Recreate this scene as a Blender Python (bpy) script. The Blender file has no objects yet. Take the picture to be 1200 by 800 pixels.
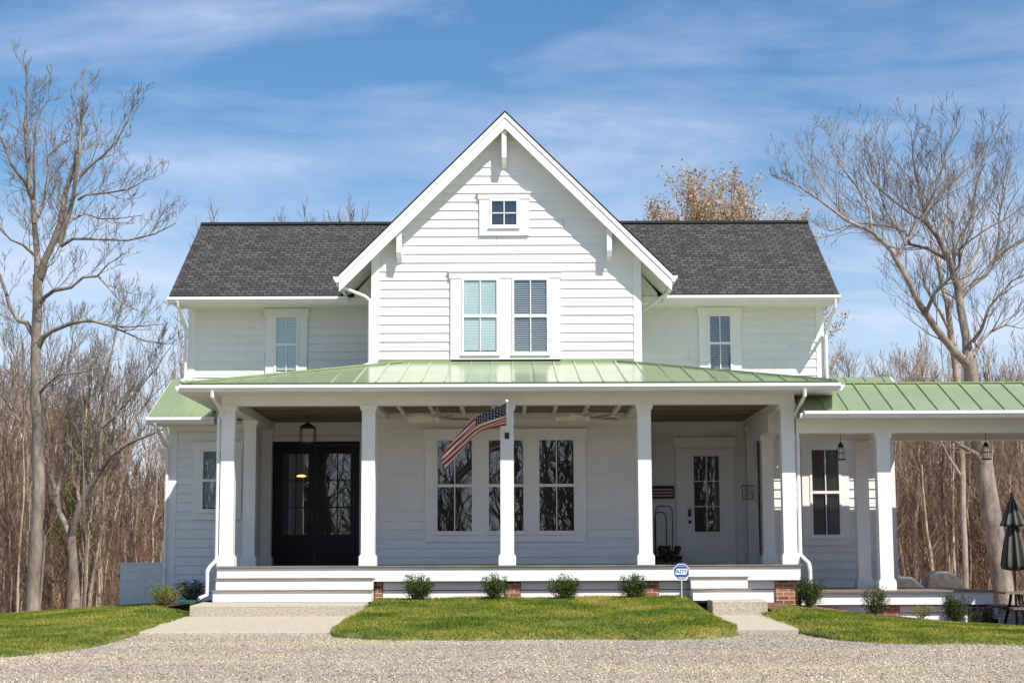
import bpy, math, random
import numpy as np
from mathutils import Vector, Matrix
random.seed(7)
C = bpy.context.scene.collection
R = math.radians
# ------------------------------------------------------------------ camera
F = 2000.0; TH = math.atan(.13); ROLL = R(.2); CAMZ = .03
def P(px, py, Y):                      # photo pixel seen at distance Y -> x, z
    u = (px-600)/F; v = (400-py)/F
    u, v = u*math.cos(ROLL)+v*math.sin(ROLL), -u*math.sin(ROLL)+v*math.cos(ROLL)
    d = (u, math.cos(TH)-v*math.sin(TH), math.sin(TH)+v*math.cos(TH))
    k = Y/d[1]
    return Vector((d[0]*k, Y, d[2]*k+CAMZ))
cam_d = bpy.data.cameras.new('camera'); cam = bpy.data.objects.new('camera', cam_d); C.objects.link(cam)
cam_d.sensor_width = 36; cam_d.lens = 60; cam_d.clip_start = .1; cam_d.clip_end = 1500
Xv = Vector((1,0,0)); Fv = Vector((0, math.cos(TH), math.sin(TH))); U0 = Vector((0,-math.sin(TH), math.cos(TH)))
Rv = Xv*math.cos(ROLL)-U0*math.sin(ROLL); Uv = Xv*math.sin(ROLL)+U0*math.cos(ROLL)
m = Matrix((Rv, Uv, -Fv)).transposed().to_4x4(); m.translation = Vector((0,0,CAMZ)); cam.matrix_world = m
bpy.context.scene.camera = cam

# ------------------------------------------------------------------ materials
def newmat(name):
    mt = bpy.data.materials.new(name); mt.use_nodes = True
    nt = mt.node_tree; b = nt.nodes['Principled BSDF']; return mt, nt, b
def N(nt, t, **kw):
    n = nt.nodes.new(t)
    for k, v in kw.items():
        if hasattr(n, k) and not k[0].isupper(): setattr(n, k, v)
        else: n.inputs[k.replace('_', ' ')].default_value = v
    return n
def ramp(nt, stops, fac=None, interp='LINEAR'):
    n = nt.nodes.new('ShaderNodeValToRGB'); n.color_ramp.interpolation = interp
    e = n.color_ramp.elements
    while len(e) < len(stops): e.new(.5)
    for q, (p, c) in zip(e, stops): q.position = p; q.color = (*c, 1)
    if fac: nt.links.new(fac, n.inputs[0])
    return n
def coords(nt, scale=(1,1,1)):
    tc = N(nt, 'ShaderNodeTexCoord'); mp = N(nt, 'ShaderNodeMapping'); mp.inputs['Scale'].default_value = scale
    nt.links.new(tc.outputs['Object'], mp.inputs[0]); return mp.outputs[0]
def noise_mat(name, stops, scale=3, detail=5, rough=.6, bump=.0, bscale=40, sc=(1,1,1), metallic=0, spec=.5, dist=.02):
    mt, nt, b = newmat(name); L = nt.links; co = coords(nt, sc)
    n = N(nt, 'ShaderNodeTexNoise', Scale=scale, Detail=detail, Roughness=.6); L.new(co, n.inputs['Vector'])
    r = ramp(nt, stops, n.outputs['Fac']); L.new(r.outputs[0], b.inputs['Base Color'])
    b.inputs['Roughness'].default_value = rough; b.inputs['Metallic'].default_value = metallic
    b.inputs['Specular IOR Level'].default_value = spec
    if bump:
        n2 = N(nt, 'ShaderNodeTexNoise', Scale=bscale, Detail=4); L.new(co, n2.inputs['Vector'])
        bp = N(nt, 'ShaderNodeBump', Strength=bump, Distance=dist); L.new(n2.outputs['Fac'], bp.inputs['Height']); L.new(bp.outputs[0], b.inputs['Normal'])
    return mt
M = {}
def brighten(c, f): return tuple(x*f for x in c)
def siding_mat():
    mt, nt, b = newmat('painted_siding'); L = nt.links; co = coords(nt)
    n = N(nt, 'ShaderNodeTexNoise', Scale=1.3, Detail=6, Roughness=.65); L.new(co, n.inputs['Vector'])
    st = N(nt, 'ShaderNodeTexNoise', Scale=1.0, Detail=4); L.new(coords(nt, (2.2, 2.2, 60)), st.inputs['Vector'])
    mx = N(nt, 'ShaderNodeMath', operation='ADD'); L.new(n.outputs['Fac'], mx.inputs[0]); L.new(st.outputs['Fac'], mx.inputs[1])
    mh = N(nt, 'ShaderNodeMath', operation='MULTIPLY'); L.new(mx.outputs[0], mh.inputs[0]); mh.inputs[1].default_value = .5
    r = ramp(nt, [(.3, (.70,.70,.68)), (.55, (.78,.78,.765)), (.75, (.80,.80,.785))], mh.outputs[0])
    ge = N(nt, 'ShaderNodeNewGeometry'); rr = ramp(nt, [(0,(.955,.955,.955)),(1,(1,1,1))], ge.outputs['Random Per Island'])
    mb_ = N(nt, 'ShaderNodeMix', data_type='RGBA', blend_type='MULTIPLY'); mb_.inputs[0].default_value = 1; L.new(r.outputs[0], mb_.inputs[6]); L.new(rr.outputs[0], mb_.inputs[7])
    L.new(mb_.outputs[2], b.inputs['Base Color']); b.inputs['Roughness'].default_value = .55
    bp = N(nt, 'ShaderNodeBump', Strength=.25, Distance=.004); L.new(st.outputs['Fac'], bp.inputs['Height']); L.new(bp.outputs[0], b.inputs['Normal'])
    return mt
M['siding'] = siding_mat()
M['trim'] = noise_mat('white_trim_paint', [(.3,(.76,.76,.75)),(.7,(.82,.82,.81))], 2, 5, .45, .08, 30)
M['gutter'] = noise_mat('white_gutter_metal', [(.3,(.74,.74,.74)),(.7,(.80,.80,.80))], 2, 3, .3)
M['cream'] = noise_mat('cream_fan_paint', [(.3,(.76,.72,.62)),(.7,(.82,.78,.68))], 2, 3, .4)
M['deck'] = noise_mat('deck_boards', [(.3,(.15,.115,.09)),(.7,(.25,.20,.16))], 3, 4, .6, .2, 12, (1,12,1))
M['black'] = noise_mat('black_metal', [(.3,(.012,.012,.013)),(.7,(.022,.022,.022))], 5, 3, .4)
M['black_door'] = noise_mat('black_door_paint', [(.3,(.004,.004,.004)),(.7,(.008,.007,.007))], 3, 3, .35, spec=.25)
M['dark_fill'] = noise_mat('painted_dark', [(.35,(.004,.004,.005)),(.7,(.02,.018,.016))], 2.3, 3, .9)  # darkness of unlit rooms and under-deck space put into the colour
M['blind'] = noise_mat('window_blind', [(.3,(.5,.62,.6)),(.7,(.62,.72,.7))], 2, 2, .5)
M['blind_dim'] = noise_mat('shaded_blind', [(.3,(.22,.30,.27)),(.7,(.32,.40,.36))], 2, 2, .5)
M['blind_white'] = noise_mat('white_blind', [(.3,(.5,.56,.6)),(.7,(.6,.66,.7))], 2, 2, .5)
M['concrete'] = noise_mat('exposed_concrete', [(.3,(.26,.225,.175)),(.5,(.42,.37,.295)),(.72,(.54,.49,.40))], 28, 8, .9, .5, 70)
M['mulch'] = noise_mat('brown_mulch', [(.3,(.06,.025,.015)),(.5,(.16,.07,.045)),(.7,(.26,.14,.10))], 30, 6, .95, .9, 40)
M['blue_sign'] = noise_mat('blue_sign_face', [(.3,(.02,.07,.32)),(.7,(.03,.09,.38))], 2, 2, .35)
M['white'] = noise_mat('white_enamel', [(.3,(.78,.78,.78)),(.7,(.84,.84,.84))], 2, 2, .4)
M['cover'] = noise_mat('grey_vinyl_cover', [(.3,(.03,.03,.03)),(.7,(.065,.063,.06))], 6, 4, .55, .5, 9)
M['red_wood'] = noise_mat('dark_red_wood', [(.3,(.03,.010,.008)),(.7,(.07,.02,.016))], 6, 4, .6)
M['log'] = noise_mat('split_log_bark', [(.3,(.015,.010,.008)),(.7,(.07,.045,.03))], 14, 5, .9, .5, 30)
M['teal'] = noise_mat('green_plastic', [(.3,(.005,.06,.03)),(.7,(.01,.10,.05))], 3, 2, .4)
M['brass'] = noise_mat('brass', [(.3,(.5,.35,.12)),(.7,(.6,.42,.16))], 3, 2, .3, metallic=.9)
M['weathered'] = noise_mat('weathered_wood', [(.3,(.10,.085,.07)),(.7,(.22,.19,.16))], 5, 5, .7, .4, 20, (1,8,8))
def bark(name, a, b_, c):
    mt, nt, b = newmat(name); L = nt.links
    n = N(nt, 'ShaderNodeTexNoise', Scale=5, Detail=8, Roughness=.7); L.new(coords(nt, (1,1,.35)), n.inputs['Vector'])
    n3 = N(nt, 'ShaderNodeTexNoise', Scale=.35, Detail=2); L.new(coords(nt), n3.inputs['Vector'])
    add = N(nt, 'ShaderNodeMath', operation='MULTIPLY_ADD'); L.new(n3.outputs['Fac'], add.inputs[0]); add.inputs[1].default_value = .6; L.new(n.outputs['Fac'], add.inputs[2])
    r = ramp(nt, [(.55,a),(.8,b_),(1.0,c)], add.outputs[0]); L.new(r.outputs[0], b.inputs['Base Color'])
    b.inputs['Roughness'].default_value = .9; b.inputs['Specular IOR Level'].default_value = .2
    n2 = N(nt, 'ShaderNodeTexNoise', Scale=14, Detail=6, Roughness=.7); L.new(coords(nt, (1,1,.25)), n2.inputs['Vector'])
    bp = N(nt, 'ShaderNodeBump', Strength=.8, Distance=.03); L.new(n2.outputs['Fac'], bp.inputs['Height']); L.new(bp.outputs[0], b.inputs['Normal'])
    return mt
M['bark'] = bark('pale_grey_bark', (.13,.10,.08), (.33,.265,.21), (.50,.42,.34))
M['bark_pale'] = bark('pale_slender_bark', (.20,.15,.11), (.42,.34,.26), (.58,.49,.39))
M['bark_mid'] = bark('grey_tan_bark', (.075,.062,.055), (.22,.185,.158), (.38,.33,.285))
M['bark_dim'] = bark('dim_brown_bark', (.07,.048,.03), (.19,.125,.08), (.32,.22,.15))
M['bark_brown'] = bark('brown_bark', (.075,.05,.038), (.18,.125,.09), (.27,.20,.15))
M['bark_far'] = bark('far_bark', (.13,.09,.065), (.30,.21,.15), (.46,.35,.26))
def leafmat(name, stops, trans=.3, scale=8):
    mt, nt, b = newmat(name); L = nt.links
    n = N(nt, 'ShaderNodeTexNoise', Scale=scale, Detail=3, Roughness=.7); L.new(coords(nt), n.inputs['Vector'])
    r = ramp(nt, stops, n.outputs['Fac']); L.new(r.outputs[0], b.inputs['Base Color']); b.inputs['Roughness'].default_value = .75
    b.inputs['Specular IOR Level'].default_value = .12
    tr = N(nt, 'ShaderNodeBsdfTranslucent'); L.new(r.outputs[0], tr.inputs[0]); mx = N(nt, 'ShaderNodeMixShader'); mx.inputs[0].default_value = trans
    L.new(b.outputs[0], mx.inputs[1]); L.new(tr.outputs[0], mx.inputs[2]); L.new(mx.outputs[0], nt.nodes['Material Output'].inputs[0]); return mt
M['leaf_orange'] = leafmat('copper_bud_leaves', [(.35,(.34,.25,.15)),(.55,(.50,.38,.24)),(.7,(.62,.52,.39))], .3, 1.2)
M['leaf_spring'] = leafmat('spring_leaves', [(.35,(.13,.19,.04)),(.65,(.30,.36,.09))], .4, 1)
M['leaf_shrub'] = leafmat('shrub_leaves', [(.3,(.012,.032,.008)),(.52,(.038,.072,.014)),(.70,(.15,.19,.035))], .1, 14)
M['leaf_dark'] = leafmat('dark_shrub_leaves', [(.3,(.012,.03,.015)),(.7,(.03,.06,.03))], .15, 9)
M['leaf_yellow'] = leafmat('yellow_green_shrub_leaves', [(.3,(.11,.15,.03)),(.7,(.28,.30,.07))], .3, 9)
M['leaf_brown'] = leafmat('dry_brown_leaves', [(.35,(.16,.07,.04)),(.65,(.30,.17,.10))], .2, 1)
M['grass'] = leafmat('grass_blades', [(.33,(.075,.135,.014)),(.47,(.155,.21,.027)),(.58,(.27,.275,.048)),(.70,(.44,.35,.09))], .3, .9)
def soil():
    return noise_mat('turf_soil', [(.35,(.06,.09,.02)),(.5,(.13,.15,.035)),(.68,(.24,.20,.06))], 2, 8, .95, .5, 60)
M['turf'] = soil()
M['litter'] = noise_mat('leaf_litter', [(.3,(.14,.08,.045)),(.5,(.30,.19,.115)),(.7,(.44,.31,.20))], .8, 10, .95, .6, 15)
def gravelmat():
    mt, nt, b = newmat('gravel'); L = nt.links; co = coords(nt)
    v = N(nt, 'ShaderNodeTexVoronoi', Scale=55); L.new(co, v.inputs['Vector'])
    sep = N(nt, 'ShaderNodeSeparateColor'); L.new(v.outputs['Color'], sep.inputs[0])
    n = N(nt, 'ShaderNodeTexNoise', Scale=1.0, Detail=5); L.new(coords(nt, (.12,.75,1)), n.inputs['Vector'])
    r = ramp(nt, [(.0,(.14,.12,.10)),(.2,(.26,.23,.19)),(.6,(.40,.35,.285)),(.85,(.50,.445,.365)),(1,(.64,.59,.51))], sep.outputs[0])
    r2 = ramp(nt, [(.35,(.86,.86,.88)),(.65,(1.1,1.04,.95))], n.outputs['Fac'])
    mx = N(nt, 'ShaderNodeMix', data_type='RGBA', blend_type='MULTIPLY'); mx.inputs[0].default_value = 1
    L.new(r.outputs[0], mx.inputs[6]); L.new(r2.outputs[0], mx.inputs[7]); L.new(mx.outputs[2], b.inputs['Base Color'])
    b.inputs['Roughness'].default_value = .9
    bp = N(nt, 'ShaderNodeBump', Strength=.9, Distance=.02); bp.invert = True; L.new(v.outputs['Distance'], bp.inputs['Height']); L.new(bp.outputs[0], b.inputs['Normal'])
    return mt
M['gravel'] = gravelmat()
def stonemat():
    mt, nt, b = newmat('gravel_stone'); L = nt.links
    g = N(nt, 'ShaderNodeNewGeometry')
    r = ramp(nt, [(.0,(.11,.10,.085)),(.2,(.27,.24,.20)),(.55,(.41,.36,.295)),(.85,(.52,.465,.385)),(1,(.74,.69,.61))], g.outputs['Random Per Island'])
    n = N(nt, 'ShaderNodeTexNoise', Scale=1.0, Detail=5); L.new(coords(nt, (.12,.75,1)), n.inputs['Vector']); r2 = ramp(nt, [(.35,(.86,.86,.88)),(.65,(1.1,1.04,.95))], n.outputs['Fac'])
    mx = N(nt, 'ShaderNodeMix', data_type='RGBA', blend_type='MULTIPLY'); mx.inputs[0].default_value = 1; L.new(r.outputs[0], mx.inputs[6]); L.new(r2.outputs[0], mx.inputs[7])
    L.new(mx.outputs[2], b.inputs['Base Color']); b.inputs['Roughness'].default_value = .85; return mt
M['stone'] = stonemat()
def shinglemat():
    mt, nt, b = newmat('roof_shingles'); L = nt.links
    tc = N(nt, 'ShaderNodeTexCoord')
    br = N(nt, 'ShaderNodeTexBrick', offset=.37, offset_frequency=2, Scale=1.0); L.new(tc.outputs['UV'], br.inputs['Vector'])
    br.inputs['Brick Width'].default_value = .19; br.inputs['Row Height'].default_value = .14; br.inputs['Mortar Size'].default_value = .016; br.inputs['Mortar Smooth'].default_value = .2
    br.inputs['Bias'].default_value = 0
    br.inputs['Color1'].default_value = (.038,.038,.041,1); br.inputs['Color2'].default_value = (.082,.080,.081,1); br.inputs['Mortar'].default_value = (.02,.02,.021,1)
    br2 = N(nt, 'ShaderNodeTexBrick', offset=.61, offset_frequency=3, Scale=1.0); L.new(tc.outputs['UV'], br2.inputs['Vector'])
    br2.inputs['Brick Width'].default_value = .17; br2.inputs['Row Height'].default_value = .14; br2.inputs['Mortar Size'].default_value = 0
    br2.inputs['Color1'].default_value = (.88,.88,.88,1); br2.inputs['Color2'].default_value = (1.1,1.09,1.08,1)
    n = N(nt, 'ShaderNodeTexNoise', Scale=90, Detail=3); L.new(tc.outputs['UV'], n.inputs['Vector'])
    mx = N(nt, 'ShaderNodeMix', data_type='RGBA', blend_type='MULTIPLY'); mx.inputs[0].default_value = 1; L.new(br.outputs[0], mx.inputs[6]); L.new(br2.outputs[0], mx.inputs[7])
    r = ramp(nt, [(.3,(.75,.75,.75)),(.7,(1.25,1.22,1.2))], n.outputs['Fac'])
    mx2 = N(nt, 'ShaderNodeMix', data_type='RGBA', blend_type='MULTIPLY'); mx2.inputs[0].default_value = 1; L.new(mx.outputs[2], mx2.inputs[6]); L.new(r.outputs[0], mx2.inputs[7])
    L.new(mx2.outputs[2], b.inputs['Base Color']); b.inputs['Roughness'].default_value = .9; b.inputs['Specular IOR Level'].default_value = .25
    # saw-tooth height so every course overlaps the next
    sp = N(nt, 'ShaderNodeSeparateXYZ'); L.new(tc.outputs['UV'], sp.inputs[0])
    dv = N(nt, 'ShaderNodeMath', operation='DIVIDE'); L.new(sp.outputs[1], dv.inputs[0]); dv.inputs[1].default_value = .14
    fr = N(nt, 'ShaderNodeMath', operation='FRACT'); L.new(dv.outputs[0], fr.inputs[0])
    ad = N(nt, 'ShaderNodeMath', operation='MULTIPLY_ADD'); L.new(br.outputs['Fac'], ad.inputs[0]); ad.inputs[1].default_value = .4; L.new(fr.outputs[0], ad.inputs[2])
    bp = N(nt, 'ShaderNodeBump', Strength=.9, Distance=.012); bp.invert = True; L.new(ad.outputs[0], bp.inputs['Height']); L.new(bp.outputs[0], b.inputs['Normal'])
    return mt
M['shingle'] = shinglemat()
def metalroof():
    mt, nt, b = newmat('green_metal_roof'); L = nt.links
    n = N(nt, 'ShaderNodeTexNoise', Scale=.9, Detail=5, Roughness=.6); L.new(coords(nt), n.inputs['Vector'])
    r = ramp(nt, [(.3,(.215,.275,.135)),(.7,(.265,.33,.17))], n.outputs['Fac']); L.new(r.outputs[0], b.inputs['Base Color'])
    b.inputs['Roughness'].default_value = .3; b.inputs['Coat Weight'].default_value = .6; b.inputs['Coat Roughness'].default_value = .13; b.inputs['Coat IOR'].default_value = 1.6
    n2 = N(nt, 'ShaderNodeTexNoise', Scale=2.2, Detail=2); L.new(coords(nt), n2.inputs['Vector'])
    bp = N(nt, 'ShaderNodeBump', Strength=.1, Distance=.02); L.new(n2.outputs['Fac'], bp.inputs['Height']); L.new(bp.outputs[0], b.inputs['Normal'])
    return mt
M['green'] = metalroof()
M['green_edge'] = noise_mat('dark_green_flashing', [(.3,(.04,.06,.03)),(.7,(.07,.10,.05))], 3, 2, .4)
def woodceil():
    mt, nt, b = newmat('stained_ceiling_boards'); L = nt.links
    tc = N(nt, 'ShaderNodeTexCoord')
    br = N(nt, 'ShaderNodeTexBrick', offset=.43, Scale=1.0); L.new(tc.outputs['Object'], br.inputs['Vector'])
    br.inputs['Brick Width'].default_value = 2.1; br.inputs['Row Height'].default_value = .13; br.inputs['Mortar Size'].default_value = .008
    br.inputs['Color1'].default_value = (.17,.10,.07,1); br.inputs['Color2'].default_value = (.40,.31,.25,1); br.inputs['Mortar'].default_value = (.02,.012,.01,1)
    n = N(nt, 'ShaderNodeTexNoise', Scale=5, Detail=6); L.new(coords(nt, (1,9,1)), n.inputs['Vector'])
    r = ramp(nt, [(.3,(.5,.45,.42)),(.7,(1.2,1.15,1.1))], n.outputs['Fac'])
    mx = N(nt, 'ShaderNodeMix', data_type='RGBA', blend_type='MULTIPLY'); mx.inputs[0].default_value = 1; L.new(br.outputs[0], mx.inputs[6]); L.new(r.outputs[0], mx.inputs[7])
    L.new(mx.outputs[2], b.inputs['Base Color']); b.inputs['Roughness'].default_value = .6; return mt
M['ceiling'] = woodceil()
def brickmat():
    mt, nt, b = newmat('red_brick'); L = nt.links
    tc = N(nt, 'ShaderNodeTexCoord'); sp = N(nt, 'ShaderNodeSeparateXYZ'); L.new(tc.outputs['Object'], sp.inputs[0])
    ad = N(nt, 'ShaderNodeMath', operation='ADD'); L.new(sp.outputs[0], ad.inputs[0]); L.new(sp.outputs[1], ad.inputs[1])
    cb = N(nt, 'ShaderNodeCombineXYZ'); L.new(ad.outputs[0], cb.inputs[0]); L.new(sp.outputs[2], cb.inputs[1])
    br = N(nt, 'ShaderNodeTexBrick', Scale=1.0); L.new(cb.outputs[0], br.inputs['Vector'])
    br.inputs['Brick Width'].default_value = .21; br.inputs['Row Height'].default_value = .075; br.inputs['Mortar Size'].default_value = .006
    br.inputs['Color1'].default_value = (.16,.05,.03,1); br.inputs['Color2'].default_value = (.36,.15,.08,1); br.inputs['Mortar'].default_value = (.55,.50,.42,1)
    L.new(br.outputs[0], b.inputs['Base Color']); b.inputs['Roughness'].default_value = .85
    bp = N(nt, 'ShaderNodeBump', Strength=.6, Distance=.008); bp.invert = True; L.new(br.outputs['Fac'], bp.inputs['Height']); L.new(bp.outputs[0], b.inputs['Normal']); return mt
M['brick'] = brickmat()
def glassmat():
    mt, nt, b = newmat('window_glass'); L = nt.links; nt.nodes.remove(b)
    tr = N(nt, 'ShaderNodeBsdfTransparent'); tr.inputs[0].default_value = (.86,.90,.90,1)
    gl = N(nt, 'ShaderNodeBsdfGlossy'); gl.inputs['Roughness'].default_value = .01; gl.inputs[0].default_value = (.9,.95,1,1)
    n = N(nt, 'ShaderNodeTexNoise', Scale=1.6, Detail=1.5); L.new(coords(nt), n.inputs['Vector'])
    bp = N(nt, 'ShaderNodeBump', Strength=.035, Distance=.03); L.new(n.outputs['Fac'], bp.inputs['Height']); L.new(bp.outputs[0], gl.inputs['Normal'])
    lw = N(nt, 'ShaderNodeLayerWeight', Blend=.5); pw = N(nt, 'ShaderNodeMath', operation='POWER'); L.new(lw.outputs['Facing'], pw.inputs[0]); pw.inputs[1].default_value = 4
    fr = N(nt, 'ShaderNodeMath', operation='MULTIPLY_ADD'); L.new(pw.outputs[0], fr.inputs[0]); fr.inputs[1].default_value = .85; fr.inputs[2].default_value = .13
    mx = N(nt, 'ShaderNodeMixShader'); L.new(fr.outputs[0], mx.inputs[0]); L.new(tr.outputs[0], mx.inputs[1]); L.new(gl.outputs[0], mx.inputs[2])
    L.new(mx.outputs[0], nt.nodes['Material Output'].inputs[0]); return mt
M['glass'] = glassmat()
def flagmat():
    mt, nt, b = newmat('flag_cloth'); L = nt.links
    tc = N(nt, 'ShaderNodeTexCoord'); sp = N(nt, 'ShaderNodeSeparateXYZ'); L.new(tc.outputs['UV'], sp.inputs[0])
    def mth(op, a, b_=None, c=None):
        n = N(nt, 'ShaderNodeMath', operation=op)
        for i, q in enumerate((a, b_, c)):
            if q is None: continue
            if isinstance(q, (int, float)): n.inputs[i].default_value = q
            else: L.new(q, n.inputs[i])
        return n.outputs[0]
    U, V = sp.outputs[0], sp.outputs[1]
    stripe = mth('LESS_THAN', mth('FRACT', mth('MULTIPLY', V, 6.5)), .5)        # 13 stripes, red at both edges
    canton = mth('MULTIPLY', mth('LESS_THAN', U, .4), mth('GREATER_THAN', V, 6/13))
    su = mth('MULTIPLY', U, 6/.4); sv = mth('MULTIPLY', mth('SUBTRACT', V, 6/13), 5/(7/13))
    def dots(ou, ov):
        du = mth('SUBTRACT', mth('FRACT', mth('ADD', su, ou)), .5); dv = mth('MULTIPLY', mth('SUBTRACT', mth('FRACT', mth('ADD', sv, ov)), .5), .9)
        return mth('LESS_THAN', mth('ADD', mth('MULTIPLY', du, du), mth('MULTIPLY', dv, dv)), .016)
    star = mth('MAXIMUM', dots(0, 0), dots(.5, .5))
    m1 = N(nt, 'ShaderNodeMix', data_type='RGBA'); L.new(stripe, m1.inputs[0]); m1.inputs[6].default_value = (.62,.62,.62,1); m1.inputs[7].default_value = (.33,.006,.016,1)
    m2 = N(nt, 'ShaderNodeMix', data_type='RGBA'); L.new(star, m2.inputs[0]); m2.inputs[6].default_value = (.008,.014,.075,1); m2.inputs[7].default_value = (.75,.75,.78,1)
    m3 = N(nt, 'ShaderNodeMix', data_type='RGBA'); L.new(canton, m3.inputs[0]); L.new(m1.outputs[2], m3.inputs[6]); L.new(m2.outputs[2], m3.inputs[7])
    L.new(m3.outputs[2], b.inputs['Base Color']); b.inputs['Roughness'].default_value = .8
    tr = N(nt, 'ShaderNodeBsdfTranslucent'); L.new(m3.outputs[2], tr.inputs[0]); mx = N(nt, 'ShaderNodeMixShader'); mx.inputs[0].default_value = .12
    L.new(b.outputs[0], mx.inputs[1]); L.new(tr.outputs[0], mx.inputs[2]); L.new(mx.outputs[0], nt.nodes['Material Output'].inputs[0]); return mt
M['flag'] = flagmat()
def umbmat():
    mt, nt, b = newmat('striped_umbrella_cloth'); L = nt.links
    tc = N(nt, 'ShaderNodeTexCoord'); sp = N(nt, 'ShaderNodeSeparateXYZ'); L.new(tc.outputs['UV'], sp.inputs[0])
    a = N(nt, 'ShaderNodeMath', operation='MULTIPLY'); L.new(sp.outputs[0], a.inputs[0]); a.inputs[1].default_value = 9
    f = N(nt, 'ShaderNodeMath', operation='FRACT'); L.new(a.outputs[0], f.inputs[0])
    r = ramp(nt, [(0,(.012,.012,.012)),(.66,(.09,.088,.08))], f.outputs[0], 'CONSTANT'); L.new(r.outputs[0], b.inputs['Base Color']); b.inputs['Roughness'].default_value = .85; return mt
M['umbrella'] = umbmat()

# ------------------------------------------------------------------ mesh builder
class MB:
    def __init__(s): s.v = []; s.f = []; s.uv = {}
    def face(s, pts, uv=None):
        i = len(s.v); s.v += [tuple(p) for p in pts]; s.f.append(tuple(range(i, i+len(pts))))
        if uv: s.uv[len(s.f)-1] = uv
        return s
    def box(s, x0, x1, y0, y1, z0, z1):
        i = len(s.v); s.v += [(x0,y0,z0),(x1,y0,z0),(x1,y1,z0),(x0,y1,z0),(x0,y0,z1),(x1,y0,z1),(x1,y1,z1),(x0,y1,z1)]
        s.f += [tuple(i+k for k in q) for q in ((0,3,2,1),(4,5,6,7),(0,1,5,4),(1,2,6,5),(2,3,7,6),(3,0,4,7))]; return s
    def prism(s, poly, d):            # poly: list of 3d points, extruded by vector d
        n = len(poly); i = len(s.v); d = Vector(d)
        s.v += [tuple(p) for p in poly]+[tuple(Vector(p)+d) for p in poly]
        s.f.append(tuple(range(i, i+n))); s.f.append(tuple(range(i+2*n-1, i+n-1, -1)))
        for k in range(n): s.f.append((i+k, i+n+k, i+n+(k+1) % n, i+(k+1) % n))
        return s
    def tube(s, pts, rad, sides=6, cap=True):
        pts = [Vector(p) for p in pts]; n = len(pts)
        if not hasattr(rad, '__len__'): rad = [rad]*n
        t = (pts[1]-pts[0]).normalized(); a = Vector((0,0,1)) if abs(t.z) < .9 else Vector((1,0,0))
        u = t.cross(a).normalized(); i0 = len(s.v)
        for k in range(n):
            if k < n-1: tt = (pts[k+1]-pts[k])
            else: tt = (pts[k]-pts[k-1])
            if k: tt = tt.normalized()+(pts[k]-pts[k-1]).normalized()
            if tt.length > 1e-9: t = tt.normalized()
            u = (u-t*u.dot(t)); u = u.normalized() if u.length > 1e-6 else t.orthogonal().normalized()
            w = t.cross(u)
            for j in range(sides):
                an = 2*math.pi*j/sides; s.v.append(tuple(pts[k]+(u*math.cos(an)+w*math.sin(an))*rad[k]))
        for k in range(n-1):
            for j in range(sides):
                a_ = i0+k*sides+j; b_ = i0+k*sides+(j+1) % sides; s.f.append((a_, b_, b_+sides, a_+sides))
        if cap and sides > 3:
            s.f.append(tuple(i0+j for j in range(sides))[::-1]); s.f.append(tuple(i0+(n-1)*sides+j for j in range(sides)))
        return s
    def lathe(s, prof, cx=0, cy=0, sides=16, fold=0, nf=8):   # prof: (r,z) from top to bottom
        i0 = len(s.v)
        for r, z in prof:
            for j in range(sides):
                an = 2*math.pi*j/sides; rr = r*(1+fold*math.cos(nf*an)); s.v.append((cx+rr*math.cos(an), cy+rr*math.sin(an), z))
        for k in range(len(prof)-1):
            for j in range(sides):
                a_ = i0+k*sides+j; b_ = i0+k*sides+(j+1) % sides; s.f.append((a_, a_+sides, b_+sides, b_)); s.uv[len(s.f)-1] = [(j/sides,k),(j/sides,k+1),((j+1)/sides,k+1),((j+1)/sides,k)]
        return s
    def build(s, name, mat, parent=None, org=(0,0,0), smooth=False):
        me = bpy.data.meshes.new(name); o_ = org
        me.from_pydata([(x-o_[0], y-o_[1], z-o_[2]) for x, y, z in s.v], [], s.f)
        if s.uv:
            ul = me.uv_layers.new(name='UVMap')
            for fi, uv in s.uv.items():
                for li, q in zip(me.polygons[fi].loop_indices, uv): ul.data[li].uv = q
        me.materials.append(M[mat] if isinstance(mat, str) else mat)
        if smooth: me.polygons.foreach_set('use_smooth', [True]*len(me.polygons))
        me.update(); o = bpy.data.objects.new(name, me); C.objects.link(o)
        if parent is not None: o.parent = parent
        return o
def np_mesh(name, V, Fc, mat, parent=None, k=3, uv=None):
    me = bpy.data.meshes.new(name); n = len(Fc)
    me.vertices.add(len(V)); me.vertices.foreach_set('co', np.asarray(V, dtype=np.float32).ravel())
    me.loops.add(n*k); me.loops.foreach_set('vertex_index', np.asarray(Fc, dtype=np.int32).ravel())
    me.polygons.add(n); me.polygons.foreach_set('loop_start', np.arange(0, n*k, k, dtype=np.int32)); me.polygons.foreach_set('loop_total', np.full(n, k, dtype=np.int32))
    me.update(calc_edges=True); me.validate(); me.materials.append(M[mat]); o = bpy.data.objects.new(name, me); C.objects.link(o)
    if parent is not None: o.parent = parent
    return o
def thing(name, label, cat, loc, group=None, rz=0):
    o = bpy.data.objects.new(name, None); C.objects.link(o); o.location = loc; o.rotation_euler = (0,0,rz)
    o.empty_display_size = .2; tag(o, label, cat, group); return o
def tag(o, label, cat, group=None, kind=None):
    if label: o['label'] = label
    if cat: o['category'] = cat
    if group: o['group'] = group
    if kind: o['kind'] = kind
    return o
def struct(o): o['kind'] = 'structure'; return o
def copy_tree(o, parent=None):
    c = o.copy(); C.objects.link(c); c.parent = parent
    for ch in list(o.children): copy_tree(ch, c)
    return c
def interp(x, pts):
    if x <= pts[0][0]: return pts[0][1]
    for (a, b), (c, d) in zip(pts, pts[1:]):
        if x <= c: return b+(d-b)*(x-a)/(c-a)
    return pts[-1][1]
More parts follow.
